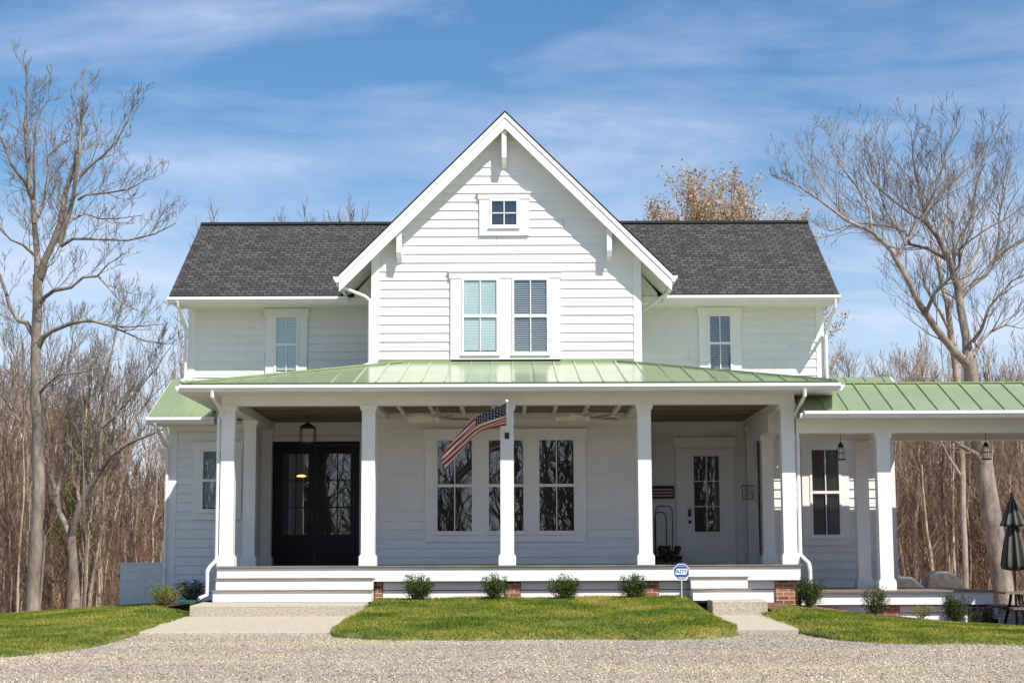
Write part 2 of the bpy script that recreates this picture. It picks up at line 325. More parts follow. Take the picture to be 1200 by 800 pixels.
def smooth01(t): t = max(0, min(1, t)); return t*t*(3-2*t)

# ------------------------------------------------------------------ sky, sun
SUN = Vector((.8, -1, 1.6)).normalized()
w = bpy.data.worlds.new('World'); bpy.context.scene.world = w; w.use_nodes = True
nt = w.node_tree; L = nt.links; bg = nt.nodes['Background']
sky = nt.nodes.new('ShaderNodeTexSky'); sky.sky_type = 'NISHITA'; sky.sun_disc = False
sky.sun_elevation = math.asin(SUN.z); sky.sun_rotation = math.atan2(SUN.x, SUN.y); sky.air_density = 1.0; sky.dust_density = .6; sky.ozone_density = 2.2; sky.altitude = 50
tc = N(nt, 'ShaderNodeTexCoord'); mp = N(nt, 'ShaderNodeMapping'); mp.inputs['Scale'].default_value = (1.2, 1.2, 6.5); mp.inputs['Rotation'].default_value = (0, R(-9), 0); mp.inputs['Location'].default_value = (.62, .3, .55)
L.new(tc.outputs['Generated'], mp.inputs[0])
n1 = N(nt, 'ShaderNodeTexNoise', Scale=2.1, Detail=9, Roughness=.58, Distortion=.5); L.new(mp.outputs[0], n1.inputs['Vector'])
mp2 = N(nt, 'ShaderNodeMapping'); mp2.inputs['Scale'].default_value = (1, 1, 2.2); L.new(tc.outputs['Generated'], mp2.inputs[0])
n2 = N(nt, 'ShaderNodeTexNoise', Scale=5, Detail=7, Roughness=.6); L.new(mp2.outputs[0], n2.inputs['Vector'])
sep = N(nt, 'ShaderNodeSeparateXYZ'); L.new(tc.outputs['Generated'], sep.inputs[0])
low = ramp(nt, [(.0,(.72,)*3),(.13,(.66,)*3),(.17,(.50,)*3),(.22,(.20,)*3),(.32,(.04,)*3)], sep.outputs[2])     # more cloud low down
mm = N(nt, 'ShaderNodeMath', operation='MULTIPLY_ADD'); L.new(n2.outputs['Fac'], mm.inputs[0]); mm.inputs[1].default_value = .35; L.new(n1.outputs['Fac'], mm.inputs[2])
m4 = N(nt, 'ShaderNodeMath', operation='MULTIPLY_ADD'); L.new(low.outputs[0], m4.inputs[0]); m4.inputs[1].default_value = .42; L.new(mm.outputs[0], m4.inputs[2])
cl = ramp(nt, [(.68,(0,)*3),(.82,(.24,)*3),(.97,(.66,)*3)], m4.outputs[0])
hs = N(nt, 'ShaderNodeHueSaturation', Saturation=1.25, Value=1.42); L.new(sky.outputs[0], hs.inputs['Color'])
mx = N(nt, 'ShaderNodeMix', data_type='RGBA'); L.new(cl.outputs[0], mx.inputs[0]); L.new(hs.outputs[0], mx.inputs[6]); mx.inputs[7].default_value = (8.6, 9.2, 11.2, 1)
L.new(mx.outputs[2], bg.inputs[0]); bg.inputs[1].default_value = .068
sl = bpy.data.lights.new('sun', 'SUN'); sl.energy = 5; sl.angle = R(.53); sl.color = (1, .94, .83)
so = bpy.data.objects.new('sun', sl); C.objects.link(so); so.rotation_euler = SUN.to_track_quat('Z', 'Y').to_euler(); so.location = (20,-20,40)
vs = bpy.context.scene.view_settings; vs.view_transform = 'Standard'; vs.look = 'None'; vs.gamma = 1; vs.exposure = .5; vs.use_curve_mapping = False

# ------------------------------------------------------------------ ground
def gz(x, y):
    dx = interp(x, [(-30,.7),(-12,.30),(-7,.05),(-5,0),(4,0),(7,.2),(10,.42),(30,.9)])*smooth01((y-26)/4)
    return gz0(y)-dx
def gz0(y):
    if y < 31: return -1.6+.0217*y if y > -40 else -1.6-.868
    z = interp(y, [(31,-.93),(34,-.97),(42,-1.5),(60,-3.2),(75,-2.6),(140,2.0),(200,2.5),(1200,3)])
    return z
me_v = []; xs = [-600,-300,-150]+[x*4 for x in range(-25, 26)]+[150,300,600]; ys = [-600,-200,-80]+[y*2.0 for y in range(-20, 101)]+[300,600,1100]
g = MB()
for y in ys:
    for x in xs: g.v.append((x, y, gz(x, y)))
nx = len(xs)
for j in range(len(ys)-1):
    for i in range(nx-1): g.f.append((j*nx+i, j*nx+i+1, (j+1)*nx+i+1, (j+1)*nx+i))
go = struct(g.build('ground', 'gravel', smooth=True))
go.data.materials.append(M['litter'])
for p in go.data.polygons:
    if p.center.y > 33: p.material_index = 1
HP = [(-40,-2.2),(-18,-1.35),(-12,-1.07),(-7,-.76),(-5.6,-.62),(-4,-.60),(3.5,-.56),(4.8,-.66),(6.3,-.84),(7.8,-1.02),(10,-1.2),(30,-1.6)]
def hash2(x, y): return math.sin(x*3.1+math.sin(y*2.3))*math.cos(y*2.7+math.sin(x*1.9))
def lz(x, y):                           # lawn surface
    h = interp(x, HP); f0 = -1.6+.0217*24.2+.05
    if y > 36: h -= .012*(y-36)
    z = f0+(h-f0)*max(0, min(1, (y-24.2)/(31.6-24.2)))
    if y < 24.2: z = -1.6+.0217*y+.05
    low = -1.6+.0235*y+.03
    if x <= -5.7: k_ = smooth01((-5.72-x)/.9)
    elif x < -2.78: k_ = 0
    elif x < 3.45: k_ = min(smooth01((x+2.78)/.35), smooth01((3.45-x)/.35))
    elif x < 4.35: k_ = 0
    else: k_ = smooth01((x-4.35)/.5)
    if y > 31.5 and (x <= -5.7 or x > 4.35): k_ = 1
    z = low+(z-low)*k_ if z > low else z
    return z+.012*hash2(x, y)
def edge_noise(x): return .10*math.sin(x*2.3)+.07*math.sin(x*5.1+1)+.04*math.sin(x*13)
lawns = []
def lawn(x0, x1, front, back, nxs, nys, px=0):
    b = MB(); cols = []
    for i in range(nxs+1):
        q_ = i/nxs; q_ = 1-(1-q_)**1.8 if px == -1 else (q_**1.8 if px == 1 else q_); x = x0+(x1-x0)*q_; f, k = front(x), back(x); cols.append((x, f, k))
        for j in range(nys+1):
            y = f+(k-f)*j/nys; e = min(1, (y-f)/.25, (x-x0)/.2 if px != -1 else 9, (x1-x)/.2 if px != 1 else 9); b.v.append((x, y, lz(x, y)-.05+.05*math.sqrt(max(0, e))))
    for i in range(nxs):
        for j in range(nys): a = i*(nys+1)+j; b.f.append((a, a+nys+1, a+nys+2, a+1))
    rim = [i*(nys+1) for i in range(nxs+1)]+[nxs*(nys+1)+j for j in range(1, nys+1)]+[i*(nys+1)+nys for i in range(nxs-1, -1, -1)]+[j for j in range(nys-1, 0, -1)]
    base = len(b.v)
    for q in rim: v = b.v[q]; b.v.append((v[0], v[1], min(v[2]-.02, gz(v[0], v[1])-.05)))
    for k in range(len(rim)): k2 = (k+1) % len(rim); b.f.append((rim[k], base+k, base+k2, rim[k2]))
    o = struct(b.build('lawn', 'turf', smooth=True)); lawns.append((cols, x0, x1)); return o
def corner(x, xe, r, side):            # rounding near a side edge
    d = (xe-x)*side
    return 0 if d > r else r-math.sqrt(max(0, r*r-(r-d)**2))
lawn(-30, -5.7, lambda x: 21.7+edge_noise(x)+corner(x, -5.7, 1.6, 1)*1.6, lambda x: 31.4 if x > -6.9 else (35.7 if x > -7.3 else 42.5), 160, 40, -1)
lawn(-2.78, 3.45, lambda x: 24.9+edge_noise(x)+corner(x, 3.45, 1.0, 1)*1.6+corner(x, -2.78, 1.2, -1)*1.2, lambda x: 31.55, 60, 20)
lawn(4.35, 30, lambda x: 23.9-.12*(x-4)+edge_noise(x)+corner(x, 4.35, 1.3, -1)*1.8, lambda x: 30.3-.22*(x-4.5)+.06*math.sin(x*4) if x < 14 else 28.2, 150, 24, 1)
def grass(front_back, count, xr, yr, seed):
    rs = np.random.RandomState(seed); cols, x0, x1 = front_back
    cx = np.array([c[0] for c in cols]); cf = np.array([c[1] for c in cols]); cb = np.array([c[2] for c in cols])
    x = rs.uniform(xr[0], xr[1], count); y = rs.uniform(yr[0], yr[1], count)
    f = np.interp(x, cx, cf); k = np.interp(x, cx, cb); ok = (y > f-.03-.16*rs.uniform(0, 1, count)**3) & (y < k) & (x > x0-.02) & (x < x1+.02); x, y = x[ok], y[ok]; f = f[ok]
    z = np.array([lz(a, b) for a, b in zip(x, y)])
    e = np.minimum(1, np.maximum(0, (y-f)/.25)); z = np.where(y < f-.02, np.array([gz(a, b) for a, b in zip(x, y)]), z-.05+.05*np.sqrt(e))
    n = len(x); h = rs.uniform(.016, .042, n)*(1+.25*np.sin(x*1.7)*np.cos(y*1.3)); an = rs.uniform(0, 2*np.pi, n); wd = rs.uniform(.006, .011, n); ln = rs.uniform(-.035, .035, (n, 2))
    V = np.zeros((n, 3, 3)); V[:,0] = np.stack([x-np.cos(an)*wd, y-np.sin(an)*wd, z-.005], 1); V[:,1] = np.stack([x+np.cos(an)*wd, y+np.sin(an)*wd, z-.005], 1); V[:,2] = np.stack([x+ln[:,0], y+ln[:,1], z+h], 1)
    o = np_mesh('grass', V.reshape(-1,3), np.arange(n*3).reshape(-1,3), 'grass'); return o
for k, (cnt, xr, yr, lb) in enumerate([(230000, (-15,-5.65), (21.5,42.4), 'sunlit mown grass left of the wide concrete steps'), (75000, (-2.8,3.47), (24.7,31.5), 'mown grass between the two front steps'), (110000, (4.3,12), (22.4,30.6), 'mown grass sloping down in front of the low deck')]):
    tag(grass(lawns[k], cnt, xr, yr, k), lb, 'grass', kind='stuff')
# gravel stones
rs = np.random.RandomState(3); n = 115000
y = 15.5+(rs.uniform(0, 1, n)**1.25)*12.5; x = rs.uniform(-1, 1, n)*(y*.31+.6)
fr = np.full(n, 99.)
for cols, x0, x1 in lawns:
    ins = (x > x0-.02) & (x < x1); fr[ins] = np.interp(x[ins], [c[0] for c in cols], [c[1] for c in cols])
onwalk = ((x > -5.7) & (x < -2.8) & (y > 26.3)) | ((x > 3.2) & (x < 4.5) & (y > 26.0))
ok = (y < fr-.02) & ~onwalk; x, y = x[ok], y[ok]; n = len(x); z = -1.6+.0217*y
s = rs.uniform(.005, .0145, n); o8 = np.array([(1,0,0),(0,1,0),(-1,0,0),(0,-1,0),(0,0,1),(0,0,-.6)])
a = rs.uniform(0, 2*np.pi, n); st = rs.uniform(.6, 1.4, (n, 3))
V = o8[None]*st[:, None, :]*s[:, None, None]+rs.uniform(-.25, .25, (n, 6, 3))*s[:, None, None]
ca, sa = np.cos(a)[:, None], np.sin(a)[:, None]; V = np.stack([V[...,0]*ca-V[...,1]*sa, V[...,0]*sa+V[...,1]*ca, V[...,2]*.8], -1)+np.stack([x, y, z+s*.25], 1)[:, None]
F8 = np.array([(0,1,4),(1,2,4),(2,3,4),(3,0,4),(1,0,5),(2,1,5),(3,2,5),(0,3,5)])
tag(np_mesh('gravel', V.reshape(-1,3), (F8[None]+6*np.arange(n)[:, None, None]).reshape(-1,3), 'stone'), 'loose pale gravel stones covering the drive', 'gravel', kind='stuff')
# mulch beds
def bed(name, x0, x1, y0, y1, dz=-.03, mat='mulch'):
    b = MB(); nx_ = max(2, int((x1-x0)/.15)); ny_ = max(2, int((y1-y0)/.15))
    for i in range(nx_+1):
        for j in range(ny_+1):
            xx = x0+(x1-x0)*i/nx_; yy = y0+(y1-y0)*j/ny_; b.v.append((xx, yy, lz(xx, yy)+dz+random.uniform(-.012, .015)))
    for i in range(nx_):
        for j in range(ny_): a = i*(ny_+1)+j; b.f.append((a, a+ny_+1, a+ny_+2, a+1))
    return struct(b.build(name, mat))
bed('mulch_bed', 4.6, 12, 28.0, 32.6); bed('mulch_bed', -7.6, -6.0, 31.9, 36.5, -.02); bed('mulch_bed', -2.5, 3.2, 31.2, 31.9, -.015)
# concrete slabs and walks
def ramped(name, x0, x1, y0, y1, zf, zb, thick, mat='concrete'):
    b = MB(); b.prism([(x0,y0,zf),(x1,y0,zf),(x1,y0,zf-thick),(x0,y0,zf-thick)], (0,y1-y0,zb-zf)); o = b.build(name, mat)
    bv = o.modifiers.new('bevel', 'BEVEL'); bv.width = .015; bv.segments = 2; return struct(o)
ramped('entry_slab', -5.62, -2.6, 30.0, 31.25, -.675, -.64, .3)
ramped('entry_walk', -5.85, -2.7, 26.4, 30.05, -.99, -.865, .2)
ramped('side_slab', 3.5, 4.47, 30.3, 31.2, -.635, -.61, .3)
b = MB(); pts = [(3.02,26.1),(4.28,26.0),(4.5,27),(4.62,28.3),(4.55,30.4),(3.4,30.4),(3.3,28)]
b.prism([(px_, py_, -1.005+.022*(py_-26)+.03) for px_, py_ in pts], (0,0,-.2)); struct(b.build('side_walk', 'concrete'))

# ------------------------------------------------------------------ the farmhouse
HO = (0, 37.3, -.95)
house = thing('farmhouse', 'white two storey farmhouse with grey shingle roof, green metal porch roof and black double door', 'house', HO)
def boxes(name, mat, *bs):
    for q in bs: b_ = MB(); b_.box(*q); HB(b_, name, mat)
def HB(mb, name, mat, parent=None, smooth=False, label=None):
    o = mb.build(name, mat, parent or house, HO, smooth)
    if label: o['label'] = label
    return o
EXPO = .184
def span(poly, z):                      # convex polygon (s,z): s-range at height z
    r = []
    for k in range(len(poly)):
        (a, za), (b_, zb) = poly[k], poly[(k+1) % len(poly)]
        if abs(za-zb) < 1e-9: continue
        t = (z-za)/(zb-za)
        if -1e-6 <= t <= 1+1e-6: r.append(a+(b_-a)*t)
    return (min(r), max(r)) if len(r) > 1 else None
def siding(poly, fn, z_start):          # fn(s, z, out) -> xyz
    b = MB(); z0 = min(p[1] for p in poly); z1 = max(p[1] for p in poly); z = z_start
    while z+EXPO < z0: z += EXPO
    rj = random.Random(int(abs(poly[0][0])*100)+3)
    while z < z1-.002:
        a, c = max(z, z0), min(z+EXPO, z1-.001); sa, sc = span(poly, a+1e-4), span(poly, c-1e-4)
        if sa and sc and c > a+.005:
            j = rj.uniform(-.0015, .0015)
            o1 = .027+j; o2 = .027-.021*(c-z)/EXPO
            cuts = []; q = sa[0]+rj.uniform(.6, 3.6)
            while q < sa[1]-.4: cuts.append(q); q += 3.6
            ends_ = [(sa[0], sc[0])]
            for q in cuts: ends_ += [(q-.003, q-.003), (q+.003, q+.003)]
            ends_.append((sa[1], sc[1]))
            for (l1, l2), (r1, r2) in zip(ends_[::2], ends_[1::2]):
                if r1 > l1 and r2 > l2: jj = rj.uniform(-.001, .001); b.face([fn(l1, a, o1+jj), fn(r1, a, o1+jj), fn(r2, c, o2), fn(l2, c, o2)])
            b.face([fn(sa[0], a, .0), fn(sa[1], a, .0), fn(sa[1], a, o1), fn(sa[0], a, o1)])
        z += EXPO
    return b
def front(Y): return lambda s, z, o: (s, Y-o, z)
def sidew(X, d): return lambda s, z, o: (X+d*o, s, z)
def wallpart(poly, fn, zs, label=None): return HB(siding(poly, fn, zs), 'wall', 'siding', label=label)
BXC = -.13; BL, BR = -2.88, 2.65; BY = 35.0; WY = 37.3; OY = 35.5
gz_at = lambda x: 9.30-abs(x-BXC)
wallpart([(BL,0.02),(BR,0.02),(BR,gz_at(BR)),(BXC,gz_at(BXC)),(BL,gz_at(BL))], front(BY), -.02, 'tall front gable wall of white lap siding')
wallpart([(-7.1,3.2),(BL,3.2),(BL,5.75),(-7.1,5.75)], front(WY), .06)
wallpart([(BR,3.2),(6.83,3.2),(6.83,5.75),(BR,5.75)], front(WY), .06)
wallpart([(-3.62,5.75),(BL,5.75),(BL,6.5),(-3.62,5.9)], front(WY), 5.58); wallpart([(BR,5.75),(3.36,5.75),(3.36,5.9),(BR,6.5)], front(WY), 5.58)
wallpart([(-5.46,.02),(BL,.02),(BL,3.2),(-5.46,3.2)], front(WY), -.02)
wallpart([(BR,.02),(5.37,.02),(5.37,3.2),(BR,3.2)], front(WY), -.02)
wallpart([(-7.1,-.9),(-5.46,-.9),(-5.46,2.95),(-7.1,2.95)], front(OY), -.9)
wallpart([(5.37,-.9),(7.9,-.9),(7.9,2.95),(5.37,2.95)], front(OY), -.85)
# side and back walls
for X, d, y0, y1, z0, z1 in ((BL,-1,BY,WY,.02,6.4),(BR,1,BY,WY,.02,6.4),(-7.1,-1,OY,WY,-.9,3.2),(7.9,1,OY,42.9,-.9,3.0),(-5.46,1,OY,WY,.02,3.1),(5.37,-1,OY,WY,.02,3.1)):
    wallpart([(y0,z0),(y1,z0),(y1,z1),(y0,z1)], sidew(X, d), -.9)
for X, d in ((-7.1,-1),(6.83,1)):
    wallpart([(WY,-.9 if X < 0 else 3.0),(42.9,-.9 if X < 0 else 3.0),(42.9,5.8),(40.1,7.9),(WY,5.8)], sidew(X, d), -.9)
b = MB(); b.box(-7.08, 6.81, 42.85, 42.9, -1.2, 5.8); b.box(BL+.01, BR-.01, 42.8, 42.85, 5, 6.4); b.box(6.82, 7.89, 42.8, 42.85, -1.2, 3.1)
b.box(BL+.02, BR-.02, BY+.02, BY+.1, -.9, 6.3); b.box(-7.08, BL, WY+.02, WY+.1, -.9, 5.8); b.box(BR, 6.8, WY+.02, WY+.1, -.9, 5.8); b.box(-7.08, -5.47, OY+.02, OY+.1, -1, 3.0); b.box(5.38, 7.88, OY+.02, OY+.1, -1, 3.0)
HB(b, 'wall_core', 'siding')
# corner boards, frieze
for x0, x1, Y, z0, z1 in ((BL-.035,BL+.13,BY,3.9,6.45),(BR-.13,BR+.035,BY,3.9,6.45),(BL-.035,BL+.13,BY,.0,3.1),(BR-.13,BR+.035,BY,.0,3.1),(-7.135,-6.98,WY,3.6,5.72),(6.70,6.865,WY,3.6,5.72),(-7.135,-6.97,OY,-1.1,2.93),(7.77,7.935,OY,-1.1,2.93)):
    boxes('corner_board', 'trim', (x0, x1, Y-.035, Y+.10, z0, z1))
boxes('frieze_board', 'trim', (-6.98, BL-.04, WY-.03, WY, 5.60, 5.628), (BR+.04, 6.70, WY-.03, WY, 5.60, 5.628), (-6.97, -5.46, OY-.03, OY, 2.78, 2.94), (5.37, 7.77, OY-.03, OY, 2.78, 2.94),
 (-5.35, BL-.04, WY-.035, WY, 2.81, 3.09), (BR+.04, 5.25, WY-.035, WY, 2.92, 3.09))
# shingle roofs
def roofslab(pts, udir, vdir, o3, t=.05):   # pts quad (top face); uv in metres
    b = MB(); pts = [Vector(p) for p in pts]; o3 = Vector(o3); u = Vector(udir).normalized(); v = Vector(vdir).normalized()
    uvs = [((p-o3).dot(u), (p-o3).dot(v)) for p in pts]; b.face(pts, uvs)
    d = Vector((0,0,-t)); n = len(pts); b.face([p+d for p in reversed(pts)], list(reversed(uvs)))
    for k in range(n): q, r_ = pts[k], pts[(k+1) % n]; b.face([q, q+d, r_+d, r_], [(0,0),(0,.02),(.3,.02),(.3,0)])
    return b
EZ, EY, RZ, RY = 5.80, 36.50, 8.10, 40.1
RX0, RX1 = -7.42, 7.08
VX = BXC-3.42+.12; WX = BXC+3.42-.12
HB(roofslab([(RX0,EY,EZ),(VX,EY,EZ),(VX+2.3,RY,RZ),(RX0,RY,RZ)], (1,0,0), (0,RY-EY,RZ-EZ), (RX0,EY,EZ)), 'roof', 'shingle', label='dark grey shingle roof over the left wing')
HB(roofslab([(WX,EY,EZ),(RX1,EY,EZ),(RX1,RY,RZ),(WX-2.3,RY,RZ)], (1,0,0), (0,RY-EY,RZ-EZ), (RX0,EY,EZ)), 'roof', 'shingle', label='dark grey shingle roof over the right wing')
HB(roofslab([(RX1,43.7,EZ),(RX0,43.7,EZ),(RX0,RY,RZ),(RX1,RY,RZ)], (1,0,0), (0,RY-43.7,RZ-EZ), (RX0,43.7,EZ)), 'roof', 'shingle')
b = MB(); b.prism([(RX0,RY-.14,RZ-.045),(RX0,RY,RZ+.04),(RX0,RY+.14,RZ-.045)], (RX1-RX0,0,0)); HB(b, 'ridge_cap', 'shingle')
BZ, BE = 9.38, 5.96; X0, X1 = BXC-3.42, BXC+3.42; GY = 34.62
HB(roofslab([(X0,43.4,BE),(X0,GY,BE),(BXC,GY,BZ),(BXC,43.4,BZ)], (0,1,0), (1,0,1), (X0,GY,BE)), 'roof', 'shingle', label='steep shingle roof of the front gable')
HB(roofslab([(X1,GY,BE),(X1,43.4,BE),(BXC,43.4,BZ),(BXC,GY,BZ)], (0,1,0), (-1,0,1), (X1,GY,BE)), 'roof', 'shingle')
# soffit slabs and rake boards
def slope_slab(b, xa, za, xb, zb, y0, y1, t): b.prism([(xa,y0,za),(xb,y0,zb),(xb,y0,zb-t),(xa,y0,za-t)], (0,y1-y0,0))
b = MB(); slope_slab(b, X0+.02, BE-.03, BXC, BZ-.052, GY+.05, 37.5, .14); slope_slab(b, BXC, BZ-.052, X1-.02, BE-.03, GY+.05, 37.5, .14); HB(b, 'soffit', 'trim')
b = MB(); slope_slab(b, X0-.0, BE-.05, BXC, BZ-.05, GY+.012, GY+.052, .33); slope_slab(b, BXC, BZ-.05, X1, BE-.05, GY+.012, GY+.052, .33)
slope_slab(b, X0-.0, BE-.05, BXC, BZ-.05, GY-.006, GY+.010, .10); slope_slab(b, BXC, BZ-.05, X1, BE-.05, GY-.006, GY+.010, .10); HB(b, 'rake_board', 'trim')
for X in (RX0, RX1-.04): b = MB(); b.prism([(X,EY,EZ-.05),(X,RY,RZ-.05),(X,43.7,EZ-.05),(X,43.7,EZ-.22),(X,RY,RZ-.25),(X,EY,EZ-.22)], (.04,0,0)); HB(b, 'rake_board', 'trim')
for xa, xb in ((RX0+.04, BL-.04), (BR+.04, RX1-.04)): b = MB(); b.prism([(xa,EY,EZ-.055),(xa,EY,EZ-.20),(xa,EY+.02,EZ-.20),(xa,EY+.02,EZ-.17),(xa,WY,EZ-.17),(xa,WY,EZ-.14),(xa,EY+.02,EZ-.14),(xa,EY+.02,EZ-.055)], (xb-xa,0,0)); HB(b, 'soffit', 'trim')
# K-style gutters
def gut_prof(d=.12, h=.125): return [(0,0),(-d*.62,0),(-d*.75,h*.35),(-d,h*.55),(-d,h),(-d+.012,h),(-d+.012,h-.012),(-.012,h-.012),(-.012,h),(0,h)]
def gutterX(x0, x1, y, z, d=.12, h=.125): b = MB(); b.prism([(x0, y+p, z+q) for p, q in gut_prof(d, h)], (x1-x0,0,0)); return HB(b, 'gutter', 'gutter')
def gutterY(X, sgn, y0, y1, z, d=.12, h=.125): b = MB(); b.prism([(X-sgn*p, y0, z+q) for p, q in gut_prof(d, h)], (0,y1-y0,0)); return HB(b, 'gutter', 'gutter')
for q_, xo in ((BL, VX), (BR, WX)): b = MB(); b.prism([(q_,EY+.03,5.64),(xo,EY+.03,5.64),(xo,EY+.03,5.80),(q_,EY+.03,6.42)], (0,.02,0)); HB(b, 'added_eave_panel', 'trim')  # white panels added to lighten the black pockets under the gable eaves
gutterX(RX0-.02, X0+.02, EY, EZ-.17); gutterX(X1-.02, RX1+.02, EY, EZ-.17)
gutterY(X0, -1, GY, 36.9, BE-.19); gutterY(X1, 1, GY, 36.9, BE-.19)
# gable brackets
for X, zt in ((-2.33, 7.02), (2.02, 7.05), (-.15, 9.02)):
    b = MB(); zt0 = zt; b.prism([(X-.05,BY-.02,zt0+.03),(X-.05,GY+.07,zt0+.03),(X-.05,GY+.07,zt0-.62),(X-.05,GY+.13,zt0-.74),(X-.05,BY-.16,zt0-.62),(X-.05,BY-.02,zt0-.80)], (.10,0,0)); HB(b, 'bracket', 'trim')
# porch metal roof
def seamroof(quad_fn, seams, parent_label=None):
    pass
PE, PS = 3.33, .216; PY = 31.2; PXL, PXR = -6.07, 5.99
def zf(y): return PE+PS*(y-PY)
hl = (BY-PY)
b = MB(); b.face([(PXL,PY,PE),(PXR,PY,PE),(PXR-hl,BY,zf(BY)),(PXL+hl,BY,zf(BY))])
b.face([(PXL,PY,PE),(PXL+hl,BY,zf(BY)),(BL,BY,zf(BY)-.0),(BL,WY,PE+PS*(BL-PXL)),(PXL,WY,PE)][:0] or [(PXL,PY,PE),(BL-.0,PY+(BL-PXL),PE+PS*(BL-PXL)),(BL,WY,PE+PS*(BL-PXL)),(PXL,WY,PE)])
b.face([(PXR,PY,PE),(PXR,WY,PE),(BR,WY,PE+PS*(PXR-BR)),(BR,PY+(PXR-BR),PE+PS*(PXR-BR))])
b.box(PXL, PXR, PY, PY+.02, PE-.06, PE-.001); b.box(PXL, PXL+.02, PY+.021, WY, PE-.06, PE-.001); b.box(PXR-.02, PXR, PY+.021, WY, PE-.06, PE-.001)
pr_ = b
def seam(b, p, q, w=.012, h=.03):
    p, q = Vector(p), Vector(q); d = (q-p).normalized(); s_ = d.cross(Vector((0,0,1))).normalized()*w; up = Vector((0,0,h))
    b.prism([p-s_, p+s_, p+s_+up, p-s_+up], q-p)
b = pr_; x = PXL+.2
while x < PXR:
    run = min(hl, x-PXL, PXR-x); seam(b, (x,PY,PE+.001), (x,PY+run-.02,zf(PY+run-.02)+.001)); x += .42
y = PY+.3
while y < WY:
    for sx, e, wall in ((1,PXL,BL),(-1,PXR,BR)):
        run = min(abs(wall-e), y-PY); seam(b, (e,y,PE+.001), (e+sx*(run-.02),y,PE+PS*(run-.02)+.001))
    y += .42
HB(b, 'porch_roof', 'green', label='pale green standing seam roof over the porch')
b = MB(); seam(b, (PXL,PY,PE+.002), (BL,PY+(BL-PXL),PE+PS*(BL-PXL)+.002), .04, .035); seam(b, (PXR,PY,PE+.002), (BR,PY+(PXR-BR),PE+PS*(PXR-BR)+.002), .04, .035)
seam(b, (BL,PY+(BL-PXL),PE+PS*(BL-PXL)+.002), (PXL+hl,BY-.03,zf(BY)), .04, .035); seam(b, (BR,PY+(PXR-BR),PE+PS*(PXR-BR)+.002), (PXR-hl,BY-.03,zf(BY)), .04, .035)
b.box(BL+.13, BR-.13, BY-.06, BY-.022, zf(BY)-.02, zf(BY)+.05); HB(b, 'roof_flashing', 'green')
b = MB(); b.box(PXL-.005, PXR+.005, PY-.012, PY-.002, PE-.055, PE+.004); HB(b, 'drip_edge', 'green_edge')
gutterX(PXL-.03, PXR+.03, PY-.014, PE-.165); gutterY(PXL-.002, -1, PY+.03, 36.0, PE-.165); gutterY(PXR+.002, 1, PY+.03, 36.0, PE-.165)
# porch soffit, beams, ceiling
b = MB(); b.box(PXL+.02, PXR-.02, PY+.02, 31.88, 3.155, 3.185); b.box(PXL+.02, -5.46, 31.88, 36.9, 3.155, 3.185); b.box(5.30, PXR-.02, 31.88, 36.9, 3.155, 3.185); b.box(PXL+.02, PXR-.02, PY+.0, PY+.02, 3.155, 3.27)
b.box(PXL, PXL+.02, PY, WY, 3.155, 3.27); b.box(PXR-.02, PXR, PY, WY, 3.155, 3.27); HB(b, 'soffit', 'trim')
b = MB(); b.box(-5.45, 5.29, 31.88, 32.12, 2.98, 3.154); HB(b, 'beam', 'trim')
b = MB(); b.box(-5.45, -5.20, 32.12, WY, 2.93, 3.154); HB(b, 'beam', 'trim')
boxes('beam', 'trim', (5.04, 5.29, 32.121, WY, 2.93, 3.154), (5.03, 5.30, 33.5, 36.0, 2.58, 2.929))
b = MB(); b.box(-5.2, 5.04, 32.12, BY-.03, 3.10, 3.13); b.box(-5.2, BL-.05, BY-.03, WY-.03, 3.10, 3.13); b.box(BR+.05, 5.04, BY-.03, WY-.03, 3.10, 3.13); HB(b, 'porch_ceiling', 'ceiling')
boxes('ceiling_beam', 'trim', (-2.82, -2.56, 32.12, BY-.04, 2.985, 3.10), (2.34, 2.60, 32.12, BY-.04, 2.985, 3.10), (-5.19, BL-.06, WY-.12, WY-.04, 2.96, 3.10))
x = -2.2
while x < 2.2: boxes('ceiling_beam', 'trim', (x-.035, x+.035, 32.13, BY-.04, 3.03, 3.10)); x += .61
# columns
def column(x, y, w_, z0, z1, base=True):
    b = MB(); h = w_/2; b.box(x-h, x+h, y-h, y+h, z0+.19, z1-.09)
    b.box(x-h-.035, x+h+.035, y-h-.035, y+h+.035, z0, z0+.16); b.prism([(x-h-.035,y-h-.035,z0+.16),(x+h+.035,y-h-.035,z0+.16),(x+h+.035,y+h+.035,z0+.16),(x-h-.035,y+h+.035,z0+.16)], (0,0,.012)); 
    b.box(x-h-.018, x+h+.018, y-h-.018, y+h+.018, z0+.172, z0+.2)
    b.box(x-h-.02, x+h+.02, y-h-.02, y+h+.02, z1-.10, z1-.06); b.box(x-h-.035, x+h+.035, y-h-.035, y+h+.035, z1-.06, z1-.001)
    o = HB(b, 'column', 'trim'); return o
for x in (-5.32, -2.69, -.10, 2.47, 5.155): column(x, 32.0, .25, 0.001, 2.98)
column(-5.32, 34.7, .24, .001, 2.93); column(5.17, 34.7, .23, .001, 2.58)
column(-5.33, 37.13, .22, .001, 2.93); column(5.20, 37.13, .22, .001, 2.93)
